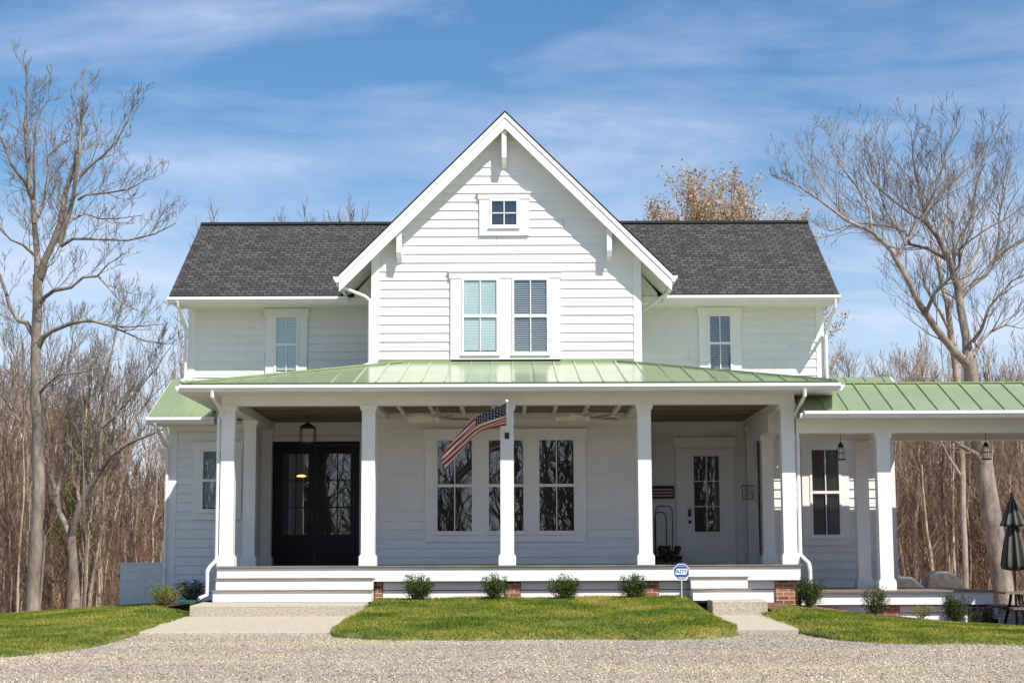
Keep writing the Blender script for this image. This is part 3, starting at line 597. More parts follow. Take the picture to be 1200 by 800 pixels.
# deck, fascia, steps
b = MB(); b.box(-5.45, 5.30, 31.56, BY, -.028, 0); b.box(-5.45, BL, BY, WY, -.035, 0); b.box(BR, 5.30, BY, WY, -.035, 0); HB(b, 'porch_floor', 'deck')
b = MB(); b.box(-5.43, 5.28, 31.6, 31.64, -.285, -.036); b.box(-5.43, -5.39, 31.64, OY, -.285, -.036); b.box(5.24, 5.28, 31.64, OY, -.285, -.036); HB(b, 'porch_fascia', 'trim')
def steps(x0, x1, n, y0, z0):
    st = None
    b = MB()
    for k in range(1, n+1):
        yb = y0-(k-1)*.30; yf = yb-.30; zt = -.215*k
        b.box(x0+.0, x1-.0, yf+.03, 31.6 if k == 1 else 31.6-(k-1)*.0-.001, zt-.215+.003*k, zt-.0225)
    o = HB(b, 'steps', 'trim'); t = MB()
    for k in range(1, n+1):
        yb = y0-(k-1)*.30; t.box(x0-.02, x1+.02, yb-.30, yb+.0, -.215*k-.022, -.215*k)
    t.build('tread', 'deck', o, HO)
steps(-5.40, -2.55, 2, 31.6, 0); steps(3.24, 4.27, 2, 31.6, 0)
def pier(x0, x1, y, z0, z1): b = MB(); b.box(x0, x1, y, y+.4, z0, z1); HB(b, 'brick_pier', 'brick')
for x0, x1 in ((-2.54,-2.40),(-.14,.14),(2.28,2.68),(4.83,5.24)): pier(x0, x1, 31.70, -1.0, -.29)
for x0, x1 in ((-2.40,-.14),(.14,2.28),(2.68,4.83)): boxes('skirt_board', 'trim', (x0+.01, x1-.01, 31.74, 31.77, -.445, -.30), (x0+.01, x1-.01, 31.74, 31.77, -.70, -.46))
boxes('skirt_board', 'trim', (-5.42, -5.38, 31.9, OY, -.8, -.3))
b = MB(); b.box(-5.3, 5.2, 31.85, 31.9, -1.0, -.29); HB(b, 'dark_skirt_backing', 'dark_fill')  # dark sheet stands in for the shade under the porch
# side one-storey roofs (green metal sheds)
def shed(x0, x1, sl=-1):
    y0, z0, y1, z1 = 34.85, 3.03, WY, 4.06
    b = MB(); b.prism([(x0,y0,z0),(x1,y0,z0),(x1,y0,z0-.04),(x0,y0,z0-.04)], (0,y1-y0,z1-z0)); x = x0+.01
    while x <= x1: seam(b, (x,y0,z0+.001), (x,y1,z1+.001)); x += .42
    o = HB(b, 'shed_roof', 'green')
    b = MB(); b.box(x0, x1, y0+.01, OY-.03, z0-.15, z0-.12); b.box(x0, x1, y0-.01, y0+.01, z0-.16, z0-.042); b.build('soffit', 'trim', o, HO)
    b = MB(); X = x0-.03 if sl < 0 else x1; b.prism([(X,y0,z0-.0),(X,y1,z1-.0),(X,y1,z1-.16),(X,y0,z0-.16)], (.03,0,0)); b.build('rake_board', 'trim', o, HO)
    gutterX(x0-.03, x1+.03, y0-.012, z0-.14)
shed(-7.45, -6.12, -1); shed(6.02, 8.30, 1)
# breezeway
WZ, WYE, WR, WRY = 2.80, 31.35, 3.47, 33.0
BX0, BX1 = 5.35, 11.6
b = MB(); b.prism([(BX0,WYE,WZ),(BX0,WRY,WR),(BX0,34.37,WR-.565),(BX0,34.37,WR-.605),(BX0,WRY,WR-.05),(BX0,WYE,WZ-.04)], (BX1-BX0,0,0)); x = BX0+.03
while x < BX1: seam(b, (x,WYE,WZ+.001), (x,WRY,WR+.001)); seam(b, (x,34.37,WR-.565), (x,WRY,WR)); x += .412
seam(b, (BX0,WRY,WR), (BX1,WRY,WR), .05, .03); HB(b, 'breezeway_roof', 'green')
gutterX(BX0+.02, BX1, WYE-.008, WZ-.135); b = MB(); b.box(BX0, BX1, WYE-.006, WYE-.001, WZ-.02, WZ+.006); HB(b, 'drip_edge', 'green_edge')
b = MB(); b.box(5.31, BX1, 31.89, 32.11, 2.43, 2.66); HB(b, 'beam', 'trim'); b = MB(); b.box(5.38, BX1, 33.9, 34.1, 2.43, 2.66); HB(b, 'beam', 'trim')
b = MB(); b.box(5.31, BX1, WYE, 34.3, 2.661, 2.69); b.box(5.31, BX1, WYE, WYE+.02, 2.69, 2.76); HB(b, 'soffit', 'trim')
b = MB(); b.box(5.31, BX1, 32.12, 33.89, 2.63, 2.66); HB(b, 'breezeway_ceiling', 'ceiling')
for x, y in ((6.93,32.0),(6.93,34.0)): column(x, y, .25, -.479, 2.43)
# unseen garage end, added past the frame to shade the low deck, shape guessed
wallpart([(9.98,-1.6),(15.5,-1.6),(15.5,2.62),(9.98,2.62)], front(29.85), -1.6); wallpart([(29.85,-1.6),(32.9,-1.6),(32.9,2.62),(29.85,2.62)], sidew(9.98, -1), -1.6)
boxes('unseen_garage_wall', 'siding', (10.0, 15.48, 29.87, 32.9, -1.8, 2.62))
b = MB(); b.prism([(9.70,29.5,2.66),(12.7,29.5,4.2),(15.8,29.5,2.66),(15.8,29.5,2.74),(12.7,29.5,4.3),(9.70,29.5,2.74)], (0,3.5,0)); HB(b, 'unseen_garage_roof', 'green')
b = MB(); b.prism([(9.99,29.86,2.60),(15.49,29.86,2.60),(12.7,29.86,4.15)], (0,3.0,0)); HB(b, 'unseen_garage_gable', 'siding')
b = MB(); b.box(5.30, 8.85, 31.64, OY, -.515, -.48); HB(b, 'side_deck_floor', 'deck')
b = MB(); b.box(5.30, 8.82, 31.7, 31.74, -.74, -.516); b.box(8.78, 8.82, 31.74, OY, -.74, -.516); HB(b, 'side_deck_fascia', 'trim')
for x0, x1 in ((6.80,7.12),(8.40,8.80)): pier(x0, x1, 31.8, -1.4, -.745)
for x0, x1 in ((5.3,6.79),(7.13,8.39)): boxes('skirt_board', 'trim', (x0, x1, 31.83, 31.86, -.885, -.76), (x0, x1, 31.83, 31.86, -1.15, -.90))
b = MB(); b.box(5.32, 8.75, 31.92, 31.97, -1.4, -.75); HB(b, 'dark_skirt_backing', 'dark_fill')  # dark sheet in place of the shade below the low deck
b = MB(); b.box(8.83, 9.28, 31.45, 33.2, -1.4, -.79); b.box(8.83, 9.55, 31.35, 33.3, -1.5, -1.0); so_ = HB(b, 'side_steps', 'trim')
b = MB(); b.box(8.83, 9.30, 31.42, 33.22, -.789, -.76); b.box(9.31, 9.58, 31.32, 33.32, -.999, -.97); b.build('tread', 'deck', so_, HO)

# windows
def window(x0, x1, z0, z1, Y, casing, cols=2, blind=None, mid=True, rows=1, label=None, ends=(1,1)):
    """casing=(left,right,bottom,top) outer limits, or None"""
    if casing:
        cl, cr, cb, ct = casing; b = MB()
        b.box(cl, x0-.03, Y-.060, Y-.004, cb, z1+.03); b.box(x1+.03, cr, Y-.060, Y-.004, cb, z1+.03)
        b.box(cl-.03*ends[0], cr+.03*ends[1], Y-.074, Y-.004, z1+.03, ct-.03); b.box(cl-.05*ends[0], cr+.05*ends[1], Y-.095, Y-.004, ct-.03, ct)
        b.box(x0-.03, x1+.03, Y-.060, Y-.004, cb, z0-.06); b.box(x0-.055, x1+.055, Y-.095, Y-.0605, z0-.06, z0-.03)
        o = HB(b, 'window', 'trim', label=label)
    else:
        b = MB(); b.box(x0-.055, x1+.055, Y-.095, Y-.0605, z0-.06, z0-.03); o = HB(b, 'window', 'trim', label=label)
    b = MB(); yf, yb = Y-.078, Y-.030
    b.box(x0-.03, x0+.018, yf, yb, z0-.03, z1+.03); b.box(x1-.018, x1+.03, yf, yb, z0-.03, z1+.03); b.box(x0+.018, x1-.018, yf, yb, z1-.014, z1+.03); b.box(x0+.018, x1-.018, yf, yb, z0-.03, z0+.02)
    zm = (z0+z1)/2
    if mid: b.box(x0+.018, x1-.018, yf-.004, yb, zm-.028, zm+.028)
    for k in range(1, cols): xc = x0+(x1-x0)*k/cols; b.box(xc-.010, xc+.010, yf+.004, yf+.020, z0+.02, z1-.014)
    for k in range(1, rows): zc = z0+(z1-z0)*k/rows; b.box(x0+.018, x1-.018, yf+.0045, yf+.0195, zc-.010, zc+.010)
    b.build('sash', 'trim', o, HO)
    b = MB(); b.face([(x0+.018,Y-.056,z0+.02),(x1-.018,Y-.056,z0+.02),(x1-.018,Y-.056,z1-.014),(x0+.018,Y-.056,z1-.014)]); b.build('pane', 'glass', o, HO)
    b = MB(); b.box(x0-.0, x1+.0, Y-.0335, Y-.0325, z0+.0, z1); b.build('dark_backing', 'dark_fill', o, HO)  # flat dark panel stands in for the unlit room
    if blind:
        b = MB(); t, mat = blind; z = z1-.05
        while z > z0+.03:
            b.prism([(x0+.025,Y-.052,z),(x0+.025,Y-.036,z+.010*t),(x0+.025,Y-.036,z+.010*t-.002),(x0+.025,Y-.052,z-.002)] if t < 1.5 else [(x0+.025,Y-.048,z),(x0+.025,Y-.044,z+.030),(x0+.025,Y-.042,z+.030),(x0+.025,Y-.046,z)], (x1-x0-.05,0,0)); z -= .034 if t > 1.5 else .045
        b.build('blind', mat, o, HO)
    return o
for i, (a, c) in enumerate(((-1.55,-.81),(-.50,.24),(.53,1.27))):
    window(a, c, .67, 2.55, BY, ((-1.78,-.655,.3751)[i], (-.656,.3750,1.50)[i], .47, 2.77), ends=(i == 0, i == 2), label='tall porch window with dark panes')
window(-1.01, -.30, 4.34, 5.87, BY, (-1.27,-.136,4.16,6.06), ends=(1,0), blind=(2,'blind'), label='upper window with closed pale teal blind')
window(.03, .74, 4.34, 5.87, BY, (-.135,1.00,4.16,6.06), ends=(0,1), blind=(1.2,'blind_white'), label='upper window with half open slatted blind')
window(-.43, .12, 7.0, 7.54, BY, (-.67,.36,6.80,7.72), cols=2, rows=2, mid=False, label='small square attic window')
window(-5.20, -4.73, 4.2, 5.43, WY, (-5.42,-4.51,4.0,5.62), blind=(2,'blind'), label='narrow upper window with closed teal blind')
window(4.34, 4.82, 4.2, 5.43, WY, (4.12,5.04,4.0,5.62), blind=(1.2,'blind_white'), label='narrow upper window with open slatted blind')
window(-6.43, -5.80, 1.15, 2.37, OY, (-6.62,-5.62,.95,2.56), blind=(2,'blind_dim'))
window(6.19, 6.78, .58, 2.36, OY, (6.0,6.97,.38,2.56))
# black double door
b = MB(); b.box(-5.40, -5.27, WY-.075, WY-.004, 0, 2.68); b.box(-3.33, -3.20, WY-.075, WY-.004, 0, 2.68); b.box(-5.42, -3.18, WY-.085, WY-.004, 2.69, 2.80); HB(b, 'door_casing', 'trim')
b = MB(); b.box(-5.27, -5.21, WY-.065, WY-.01, .0, 2.68); b.box(-3.39, -3.33, WY-.065, WY-.01, 0, 2.68); b.box(-5.21, -3.39, WY-.065, WY-.01, 2.61, 2.68); HB(b, 'door_frame', 'black_door')
for d, (x0, x1, g0, g1, hx) in enumerate(((-5.205,-4.305,-4.99,-4.44,-4.36),(-4.295,-3.395,-4.09,-3.53,-4.23))):
    b = MB(); yf, yb = WY-.058, WY-.033; zb_, zt_ = .67, 2.42
    b.box(x0, g0, yf, yb, .02, 2.60); b.box(g1, x1, yf, yb, .02, 2.60); b.box(g0, g1, yf, yb, zt_, 2.60); b.box(g0, g1, yf, yb, .02, zb_)
    b.box(g0-.02, g1+.02, yf-.012, yf, .18, .2); b.box(g0-.02, g1+.02, yf-.012, yf, .55, .57); b.box(g0-.02, g0, yf-.012, yf, .2, .55); b.box(g1, g1+.02, yf-.012, yf, .2, .55)
    xm = (g0+g1)/2; b.box(xm-.012, xm+.012, yf+.002, yb, zb_, zt_)
    for k in (1, 2): zc = zb_+(zt_-zb_)*k/3; b.box(g0, xm-.012, yf+.002, yb, zc-.012, zc+.012); b.box(xm+.012, g1, yf+.002, yb, zc-.012, zc+.012)
    o = HB(b, 'door', 'black_door', label='black door leaf with six glass panes')
    b = MB(); b.face([(g0,yb-.006,zb_),(g1,yb-.006,zb_),(g1,yb-.006,zt_),(g0,yb-.006,zt_)]); b.build('pane', 'glass', o, HO)
    b = MB(); b.box(g0, g1, WY-.0325, WY-.0315, zb_, zt_); b.build('dark_backing', 'dark_fill', o, HO)  # dark panel in place of the unlit hall
    b = MB(); b.box(hx-.02, hx+.02, yf-.010, yf-.0005, .95, 1.18); b.tube([(hx,yf-.01,1.0),(hx,yf-.06,1.0),(hx+(.08 if d else -.08),yf-.06,1.0)], .009, 6); b.build('handle', 'black', o, HO)
mt_, nt_, b_ = newmat('lamp_glow'); b_.inputs['Base Color'].default_value = (.9,.5,.2,1); b_.inputs['Emission Color'].default_value = (1,.42,.12,1); b_.inputs['Emission Strength'].default_value = 2.2; M['glow'] = mt_
b = MB(); b.lathe([(0,.035),(.07,.028),(.11,0),(.07,-.012),(0,-.015)], sides=14); b.v = [(x-4.60, y*.04+WY-.045, z+1.93) for x, y, z in b.v]; HB(b, 'hall_lamp', 'glow', smooth=True)
# white side door
b = MB(); b.box(3.56, 3.74, WY-.075, WY-.004, 0, 2.52); b.box(4.65, 4.83, WY-.075, WY-.004, 0, 2.52); b.box(3.52, 4.87, WY-.087, WY-.004, 2.53, 2.72); b.box(3.49, 4.90, WY-.10, WY-.004, 2.721, 2.75); HB(b, 'door_casing', 'trim')
b = MB(); x0, x1, g0, g1, zb_, zt_ = 3.77, 4.62, 3.95, 4.50, .70, 2.34; yf, yb = WY-.058, WY-.033
b.box(x0, g0, yf, yb, .02, 2.48); b.box(g1, x1, yf, yb, .02, 2.48); b.box(g0, g1, yf, yb, zt_, 2.48); b.box(g0, g1, yf, yb, .02, zb_)
b.box(g0-.025, g1+.025, yf-.010, yf, zb_-.03, zb_); b.box(g0-.025, g1+.025, yf-.010, yf, zt_, zt_+.025); b.box(g0-.025, g0, yf-.010, yf, zb_, zt_); b.box(g1, g1+.025, yf-.010, yf, zb_, zt_)
b.box(g0, g1, yf-.008, yf, .14, .16); b.box(g0, g1, yf-.008, yf, .50, .52); b.box(g0, g0+.02, yf-.008, yf, .16, .50); b.box(g1-.02, g1, yf-.008, yf, .16, .50)
xm = (g0+g1)/2; b.box(xm-.009, xm+.009, yf+.002, yb, zb_, zt_)
for k in (1, 2): zc = zb_+(zt_-zb_)*k/3; b.box(g0, xm-.009, yf+.002, yb, zc-.009, zc+.009); b.box(xm+.009, g1, yf+.002, yb, zc-.009, zc+.009)
o = HB(b, 'door', 'trim', label='white side door with six glass panes')
b = MB(); b.face([(g0,yb-.006,zb_),(g1,yb-.006,zb_),(g1,yb-.006,zt_),(g0,yb-.006,zt_)]); b.build('pane', 'glass', o, HO)
b = MB(); b.box(g0, g1, WY-.0325, WY-.0315, zb_, zt_); b.build('dark_backing', 'dark_fill', o, HO)  # dark panel for the unlit inside behind this door
b = MB(); b.box(3.81, 3.88, yf-.03, yf-.0005, 1.03, 1.19); b.box(3.815, 3.88, yf-.02, yf-.0005, .88, .95); b.tube([(3.85,yf-.02,.915),(3.85,yf-.07,.915)], .022, 8); b.build('handle', 'black', o, HO)
b = MB(); b.box(4.62, 4.65, yf-.01, yf+.02, .02, 2.5); b.box(3.74, 3.77, yf-.01, yf+.02, .02, 2.5); b.box(3.74, 4.65, yf-.01, yf+.02, 2.49, 2.52); HB(b, 'door_frame', 'trim')
# downspouts
def spout(pts, r=.036): b = MB(); b.tube(pts, r, 8); HB(b, 'downspout', 'gutter', smooth=False)
def fpts(lst): return [tuple(P(x, y, Y)) for x, y, Y in lst]
spout([(-5.50,31.12,3.18),(-5.50,31.14,3.08),(-5.42,31.80,2.85),(-5.50,31.93,2.75),(-5.50,31.93,.12),(-5.56,31.55,-.02),(-5.58,31.45,-.10),(-5.58,31.45,-.52),(-5.7,31.3,-.58)])
spout([(5.36,31.12,3.18),(5.36,31.14,3.06),(5.30,31.80,2.80),(5.34,31.93,2.7),(5.34,31.93,.18),(5.42,31.5,.02),(5.43,31.45,-.10),(5.43,31.45,-.62)])
spout([(-7.22,36.42,5.66),(-7.22,36.46,5.58),(-7.17,37.15,5.20),(-7.17,37.2,5.1),(-7.17,37.2,4.05),(-7.24,37.05,4.0)])
spout([(6.98,36.42,5.66),(6.98,36.46,5.5),(6.90,37.15,5.1),(6.90,37.2,5.0),(6.90,37.2,4.0)])
spout([(X0-.05,34.72,5.80),(X0-.03,34.74,5.72),(-3.04,34.93,5.52),(-2.945,34.96,5.44),(-2.945,34.96,4.12),(-3.05,34.8,4.06)])
spout([(X1+.05,35.2,5.80),(X1+.02,35.4,5.68),(2.74,36.3,5.35),(2.70,36.4,5.25),(2.70,36.4,4.1)])
spout([(-7.30,34.78,2.90),(-7.28,34.85,2.80),(-7.16,35.38,2.45),(-7.165,35.42,2.35),(-7.165,35.42,-.72)])

# ------------------------------------------------------------------ things on and around the house
# flag
t = thing('flag', 'stars and stripes flag blowing left from the middle porch column', 'flag', (-.10,31.86,2.36))
o0 = (-.10,31.86,2.36)
tip = Vector((-.10,31.05,2.97)); root = Vector((-.10,31.85,2.42))
b = MB(); b.tube([root, tip], .014, 8); b.build('pole', 'white', t, o0)
b = MB(); b.lathe([(0,.03),(.018,.025),(.03,0),(.018,-.025),(0,-.03)], sides=10); b.v = [(x+tip.x, y+tip.y, z+tip.z) for x, y, z in b.v]; b.build('finial', 'white', t, o0, True)
b = MB(); b.box(-.14, -.06, 31.845, 31.874, 2.34, 2.46); b.tube([(-.1,31.87,2.40),(-.1,31.80,2.455)], .022, 8); b.build('bracket', 'black', t, o0)
nu, nv = 60, 26; b = MB()
ht = tip+(root-tip)*.03; hb = tip+(root-tip)*.72
top = [(0,0,0),(-.50,.02,-.24),(-.82,.05,-.55),(-1.20,.10,-.96)]; bot = [(0,0,0),(-.50,.03,-.14),(-.84,.03,-.45),(-1.16,-.02,-.80)]
def bez(p, t_):
    k = t_*(len(p)-1); i = min(int(k), len(p)-2); f_ = k-i
    q = [Vector(p[max(0, i-1)]), Vector(p[i]), Vector(p[i+1]), Vector(p[min(len(p)-1, i+2)])]
    return .5*((2*q[1])+(-q[0]+q[2])*f_+(2*q[0]-5*q[1]+4*q[2]-q[3])*f_**2+(-q[0]+3*q[1]-3*q[2]+q[3])*f_**3)
for i in range(nu+1):
    for j in range(nv+1):
        u = i/nu; v = j/nv
        p = (ht+bez(top, u))*v+(hb+bez(bot, u))*(1-v)
        p = p+Vector((0, .05*math.sin(9*u+4*v)*u, .035*math.sin(11*v*1.0+5*u)*(.3+u)))
        b.v.append(tuple(p))
for i in range(nu):
    for j in range(nv):
        a = i*(nv+1)+j; b.f.append((a, a+nv+1, a+nv+2, a+1)); b.uv[len(b.f)-1] = [(i/nu,j/nv),((i+1)/nu,j/nv),((i+1)/nu,(j+1)/nv),(i/nu,(j+1)/nv)]
b.build('cloth', 'flag', t, o0, True)
# ceiling fans
def fan(x, y, a0, label):
    t = thing('ceiling_fan', label, 'ceiling fan', (x,y,2.98), 'white ceiling fans under the porch ceiling')
    b = MB(); b.tube([(0,0,.115),(0,0,-.10)], .014, 8); b.lathe([(0,0),(.06,0),(.05,-.03),(.02,-.04)], sides=14); b.build('rod', 'cream', t)
    b = MB(); b.lathe([(.02,-.06),(.09,-.07),(.11,-.10),(.10,-.14),(.05,-.16),(.03,-.19),(0,-.20)], sides=18); b.build('motor', 'cream', t, smooth=True)
    for k in range(5):
        a = a0+2*math.pi*k/5; c, s_ = math.cos(a), math.sin(a); b = MB()
        q = [(.10,-.02),(.22,-.055),(.62,-.065),(.66,0),(.62,.065),(.22,.055),(.10,.02)]
        b.prism([(c*r-s_*w_, s_*r+c*w_, -.135+w_*.55) for r, w_ in q], (0,0,.008)); b.build('blade', 'cream', t)
fan(-1.47, 33.4, .2, 'white five blade ceiling fan behind the flag'); fan(1.47, 33.4, .35, 'white five blade ceiling fan right of the middle column')
# entry lantern
def lantern_box(x, y, zt, s, h, rod):
    t = thing('hanging_lantern', 'black four sided lantern hanging before the black double door', 'lantern', (x,y,zt))
    b = MB(); b.tube([(0,0,0),(0,0,-rod)], .007, 6); b.lathe([(0,0),(.05,-.0),(.04,-.02),(0,-.03)], sides=12); b.build('rod', 'black', t)
    b = MB(); z = -rod; b.prism([(-s*.25,-s*.25,z),(s*.25,-s*.25,z),(s*.25,s*.25,z),(-s*.25,s*.25,z)], (0,0,-.03))
    i = len(b.v); b.v += [(-s*.28,-s*.28,z-.03),(s*.28,-s*.28,z-.03),(s*.28,s*.28,z-.03),(-s*.28,s*.28,z-.03),(-s*1.08,-s*1.08,z-.11),(s*1.08,-s*1.08,z-.11),(s*1.08,s*1.08,z-.11),(-s*1.08,s*1.08,z-.11)]
    b.f += [(i,i+1,i+2,i+3),(i+7,i+6,i+5,i+4)]+[(i+k,i+4+k,i+4+(k+1)%4,i+(k+1)%4) for k in range(4)]; b.box(-s*1.08, s*1.08, -s*1.08, s*1.08, z-.135, z-.111); b.build('cap', 'black', t)
    b = MB(); z1 = z-.135; z0 = z1-h
    for sx in (-1,1):
        for sy in (-1,1): b.box(sx*s-.010, sx*s+.010, sy*s-.010, sy*s+.010, z0, z1)
    for sx in (-1,1): b.box(sx*s-.009, sx*s+.009, -s, s, z0-.015, z0); b.box(-s, s, sx*s-.009, sx*s+.009, z0-.015, z0)
    b.box(-s, s, -.012, .012, z0-.012, z0-.001); b.build('frame', 'black', t)
    for k in range(3): b = MB(); a = k*2.1; b.tube([(.035*math.cos(a), .035*math.sin(a), z0), (.035*math.cos(a), .035*math.sin(a), z0+.13)], .009, 8); b.build('candle', 'cream', t)
lantern_box(-4.27, 35.6, 3.10, .145, .30, .12)
def jar_lantern():
    t = thing('hanging_lantern', 'small round wire lantern hanging in front of the side window', 'lantern', (6.35,33.0,2.63), 'wire lanterns under the breezeway')
    b = MB(); b.tube([(0,0,0),(0,0,-.34)], .006, 6); b.build('rod', 'black', t)
    b = MB(); b.lathe([(.012,-.30),(.03,-.32),(.055,-.36),(.05,-.39),(.04,-.40),(0,-.40)], sides=14); b.build('cap', 'black', t)
    b = MB()
    for k in range(6): a = k*math.pi/3; b.tube([(.05*math.cos(a),.05*math.sin(a),-.39),(.085*math.cos(a),.085*math.sin(a),-.46),(.085*math.cos(a),.085*math.sin(a),-.62)], .0045, 4)
    b.tube([(.086*math.cos(a),.086*math.sin(a),-.50) for a in [k*math.pi/8 for k in range(17)]], .0045, 4); b.lathe([(0,-.62),(.10,-.62),(.10,-.645),(0,-.65)], sides=16); b.build('cage', 'black', t); return t
j = jar_lantern(); j2 = copy_tree(j); j2.location = (9.16,33.0,2.63); j2['label'] = 'small round wire lantern hanging before the thick pale trunk'
# wall plaque
t = thing('wall_plaque', 'dark red slatted wooden plaque on the wall beside the side door', 'plaque', (3.28,WY-.03,1.45))
o0 = (3.28,WY-.03,1.45); b = MB(); b.box(3.02, 3.52, WY-.05, WY-.03, 1.42, 1.70); b.build('board', 'red_wood', t, o0)
for k in range(3): b = MB(); b.box(3.05, 3.49, WY-.058, WY-.0505, 1.475+k*.065, 1.492+k*.065); b.build('stripe', 'cream', t, o0)
# text helper
def text_mesh(name, body, size, mat, parent, loc, sx=1, shear=0, extrude=.002):
    cu = bpy.data.curves.new(name, 'FONT'); cu.body = body; cu.size = size; cu.extrude = extrude; cu.align_x = 'CENTER'; cu.align_y = 'CENTER'; cu.shear = shear; cu.offset = .0012
    tmp = bpy.data.objects.new(name, cu); C.objects.link(tmp); bpy.context.view_layer.update()
    me = bpy.data.meshes.new_from_object(tmp.evaluated_get(bpy.context.evaluated_depsgraph_get())); bpy.data.objects.remove(tmp)
    me.transform(Matrix.Translation(loc) @ Matrix.Rotation(R(90), 4, 'X') @ Matrix.Diagonal((sx,1,1,1))); me.materials.clear(); me.materials.append(M[mat]); o = bpy.data.objects.new(name, me); C.objects.link(o); o.parent = parent; return o
# monogram hook
t = thing('monogram_sign', 'wrought iron scroll holding a letter M on the porch post', 'sign', (5.10,36.94,1.35))
b = MB(); b.tube([(-.14,0,.33),(.12,0,.33)], .008, 5); b.tube([(-.13,0,.36),(-.16,0,.28),(-.13,0,.20),(-.15,0,.10),(-.12,0,.02)], .009, 5); b.tube([(-.12,0,.04),(.12,0,.04)], .007, 5)
b.tube([(-.02+.045*math.cos(a), 0, .285+.04*math.sin(a)) for a in [k*.5 for k in range(11)]], .006, 4); b.build('scroll', 'black', t)
b = MB(); b.tube([(-.05,-.02,.06),(-.045,-.02,.24),(.015,-.02,.12),(.075,-.02,.24),(.08,-.02,.06)], .011, 5); b.build('letter', 'black', t)
# firewood rack
t = thing('firewood_rack', 'black hoop firewood rack standing left of the side door', 'rack', (3.42,36.85,0))
for dy, w_, h in ((-.12,.36,1.24),(.12,.25,1.12)):
    b = MB(); pts = [(-.36,dy,0),(-.36,dy,h-.10),(-.33,dy,h-.03),(-.28,dy,h),(-.36+w_-.08,dy,h),(-.36+w_-.03,dy,h-.03),(-.36+w_,dy,h-.10),(-.36+w_,dy,0)]; b.tube(pts, .012, 6); b.build('hoop', 'black', t)
b = MB(); b.box(-.37, .20, -.14, -.11, .05, .08); b.box(-.37, .20, .11, .14, .05, .08); b.build('base_rail', 'black', t)
rl = random.Random(4)
for k, (lx, lz_) in enumerate([(-.27,.14),(-.13,.14),(.01,.14),(.14,.14),(-.22,.25),(-.06,.26),(.09,.25),(-.24,.35),(-.10,.36),(.12,.34)]):
    b = MB(); r_ = .062+rl.uniform(-.008,.008); ln = .24+rl.uniform(-.03,.04); pr = [(r_*math.cos(a)*rl.uniform(.85,1.1), -ln, r_*math.sin(a)*rl.uniform(.85,1.1)) for a in [q*math.pi/3.5 for q in range(7)]]
    b.prism([(0,0,0)]*0+pr, (0,2*ln,0)); o = b.build('split_log', 'log'); o.location = (3.42+lx, 36.85, lz_)
    tag(o, 'dark split firewood log stacked in the black hoop rack', 'log', 'logs in the firewood rack')
# yard sign
t = thing('yard_sign', 'blue and white octagonal security sign on a thin white stake in the grass', 'sign', (3.03,30.95,-.60))
b = MB(); b.tube([(0,0,-.05),(0,0,.36)], .008, 6); b.build('stake', 'white', t)
def octa(r, y, th): b = MB(); b.prism([(r*math.cos(R(22.5+45*k)), y, .475+r*math.sin(R(22.5+45*k))) for k in range(8)], (0,th,0)); return b
octa(.155, -.012, .008).build('rim', 'white', t); octa(.142, -.0145, .0022).build('face', 'blue_sign', t)
b = MB(); b.prism([(-.115,-.0165,.425),(.085,-.0165,.425),(.115,-.0165,.53),(-.085,-.0165,.53)], (0,.0018,0)); b.build('logo_block', 'white', t)
text_mesh('lettering', 'ADT', .098, 'blue_sign', t, (0,-.0190,.4775), .98, 0, .001)
b = MB(); b.box(-.06, .06, -.0165, -.0147, .575, .582); b.box(-.07, .07, -.0165, -.0147, .372, .380); b.box(-.055, .055, -.0165, -.0147, .355, .361); b.build('small_print', 'white', t)
# slatted screen fence
t = thing('screen_fence', 'low white slatted screen fence at the left corner of the house', 'fence', (-8.4,39,-.9))
o0 = (-8.4,39,-.9)
for k in range(5): b = MB(); z = -.88+k*.19; b.box(-8.88, -7.15, 38.96, 38.99, z, z+.178); b.build('slat', 'siding', t, o0)
for X in (-8.84,-8.0,-7.2): b = MB(); b.box(X-.045, X+.045, 39.0, 39.09, -1.2, .06); b.build('post', 'trim', t, o0)
b = MB(); b.box(-8.9, -7.15, 38.94, 39.11, .061, .085); b.build('cap_rail', 'trim', t, o0)
# splash block
b = MB(); b.prism([(-.14,-.10,0),(.14,-.10,0),(.14,.10,.02),(-.14,.10,.02)], (0,0,.035)); o = b.build('splash_block', 'teal'); o.location = (-5.82,30.9,-.655); tag(o, 'green plastic splash block on the grass under the left downspout', 'splash block')
# covered grill and covered chair
def covered(name, label, cat, loc, prof, d, rz=0):
    b = MB(); b.prism([(x, -d/2, z) for x, z in prof], (0,d,0)); o = b.build(name, 'cover'); o.location = loc; o.rotation_euler = (0,0,rz)
    bv = o.modifiers.new('bevel', 'BEVEL'); bv.width = .07; bv.segments = 4; o.data.polygons.foreach_set('use_smooth', [True]*len(o.data.polygons)); return tag(o, label, cat)
covered('covered_grill', 'rounded charcoal grill cover behind the low deck', 'grill', (10.35,41.6,-1.5), [(-.50,0),(-.48,.85),(-.40,1.20),(-.22,1.32),(.08,1.33),(.28,1.22),(.45,1.0),(.53,.86),(.5,0)], .6, .05)
covered('covered_chair', 'grey slanting furniture cover next to the breezeway column', 'chair', (9.45,41.2,-1.5), [(-.38,0),(-.40,1.22),(.02,1.20),(.34,.93),(.40,.88),(.4,0)], .7)
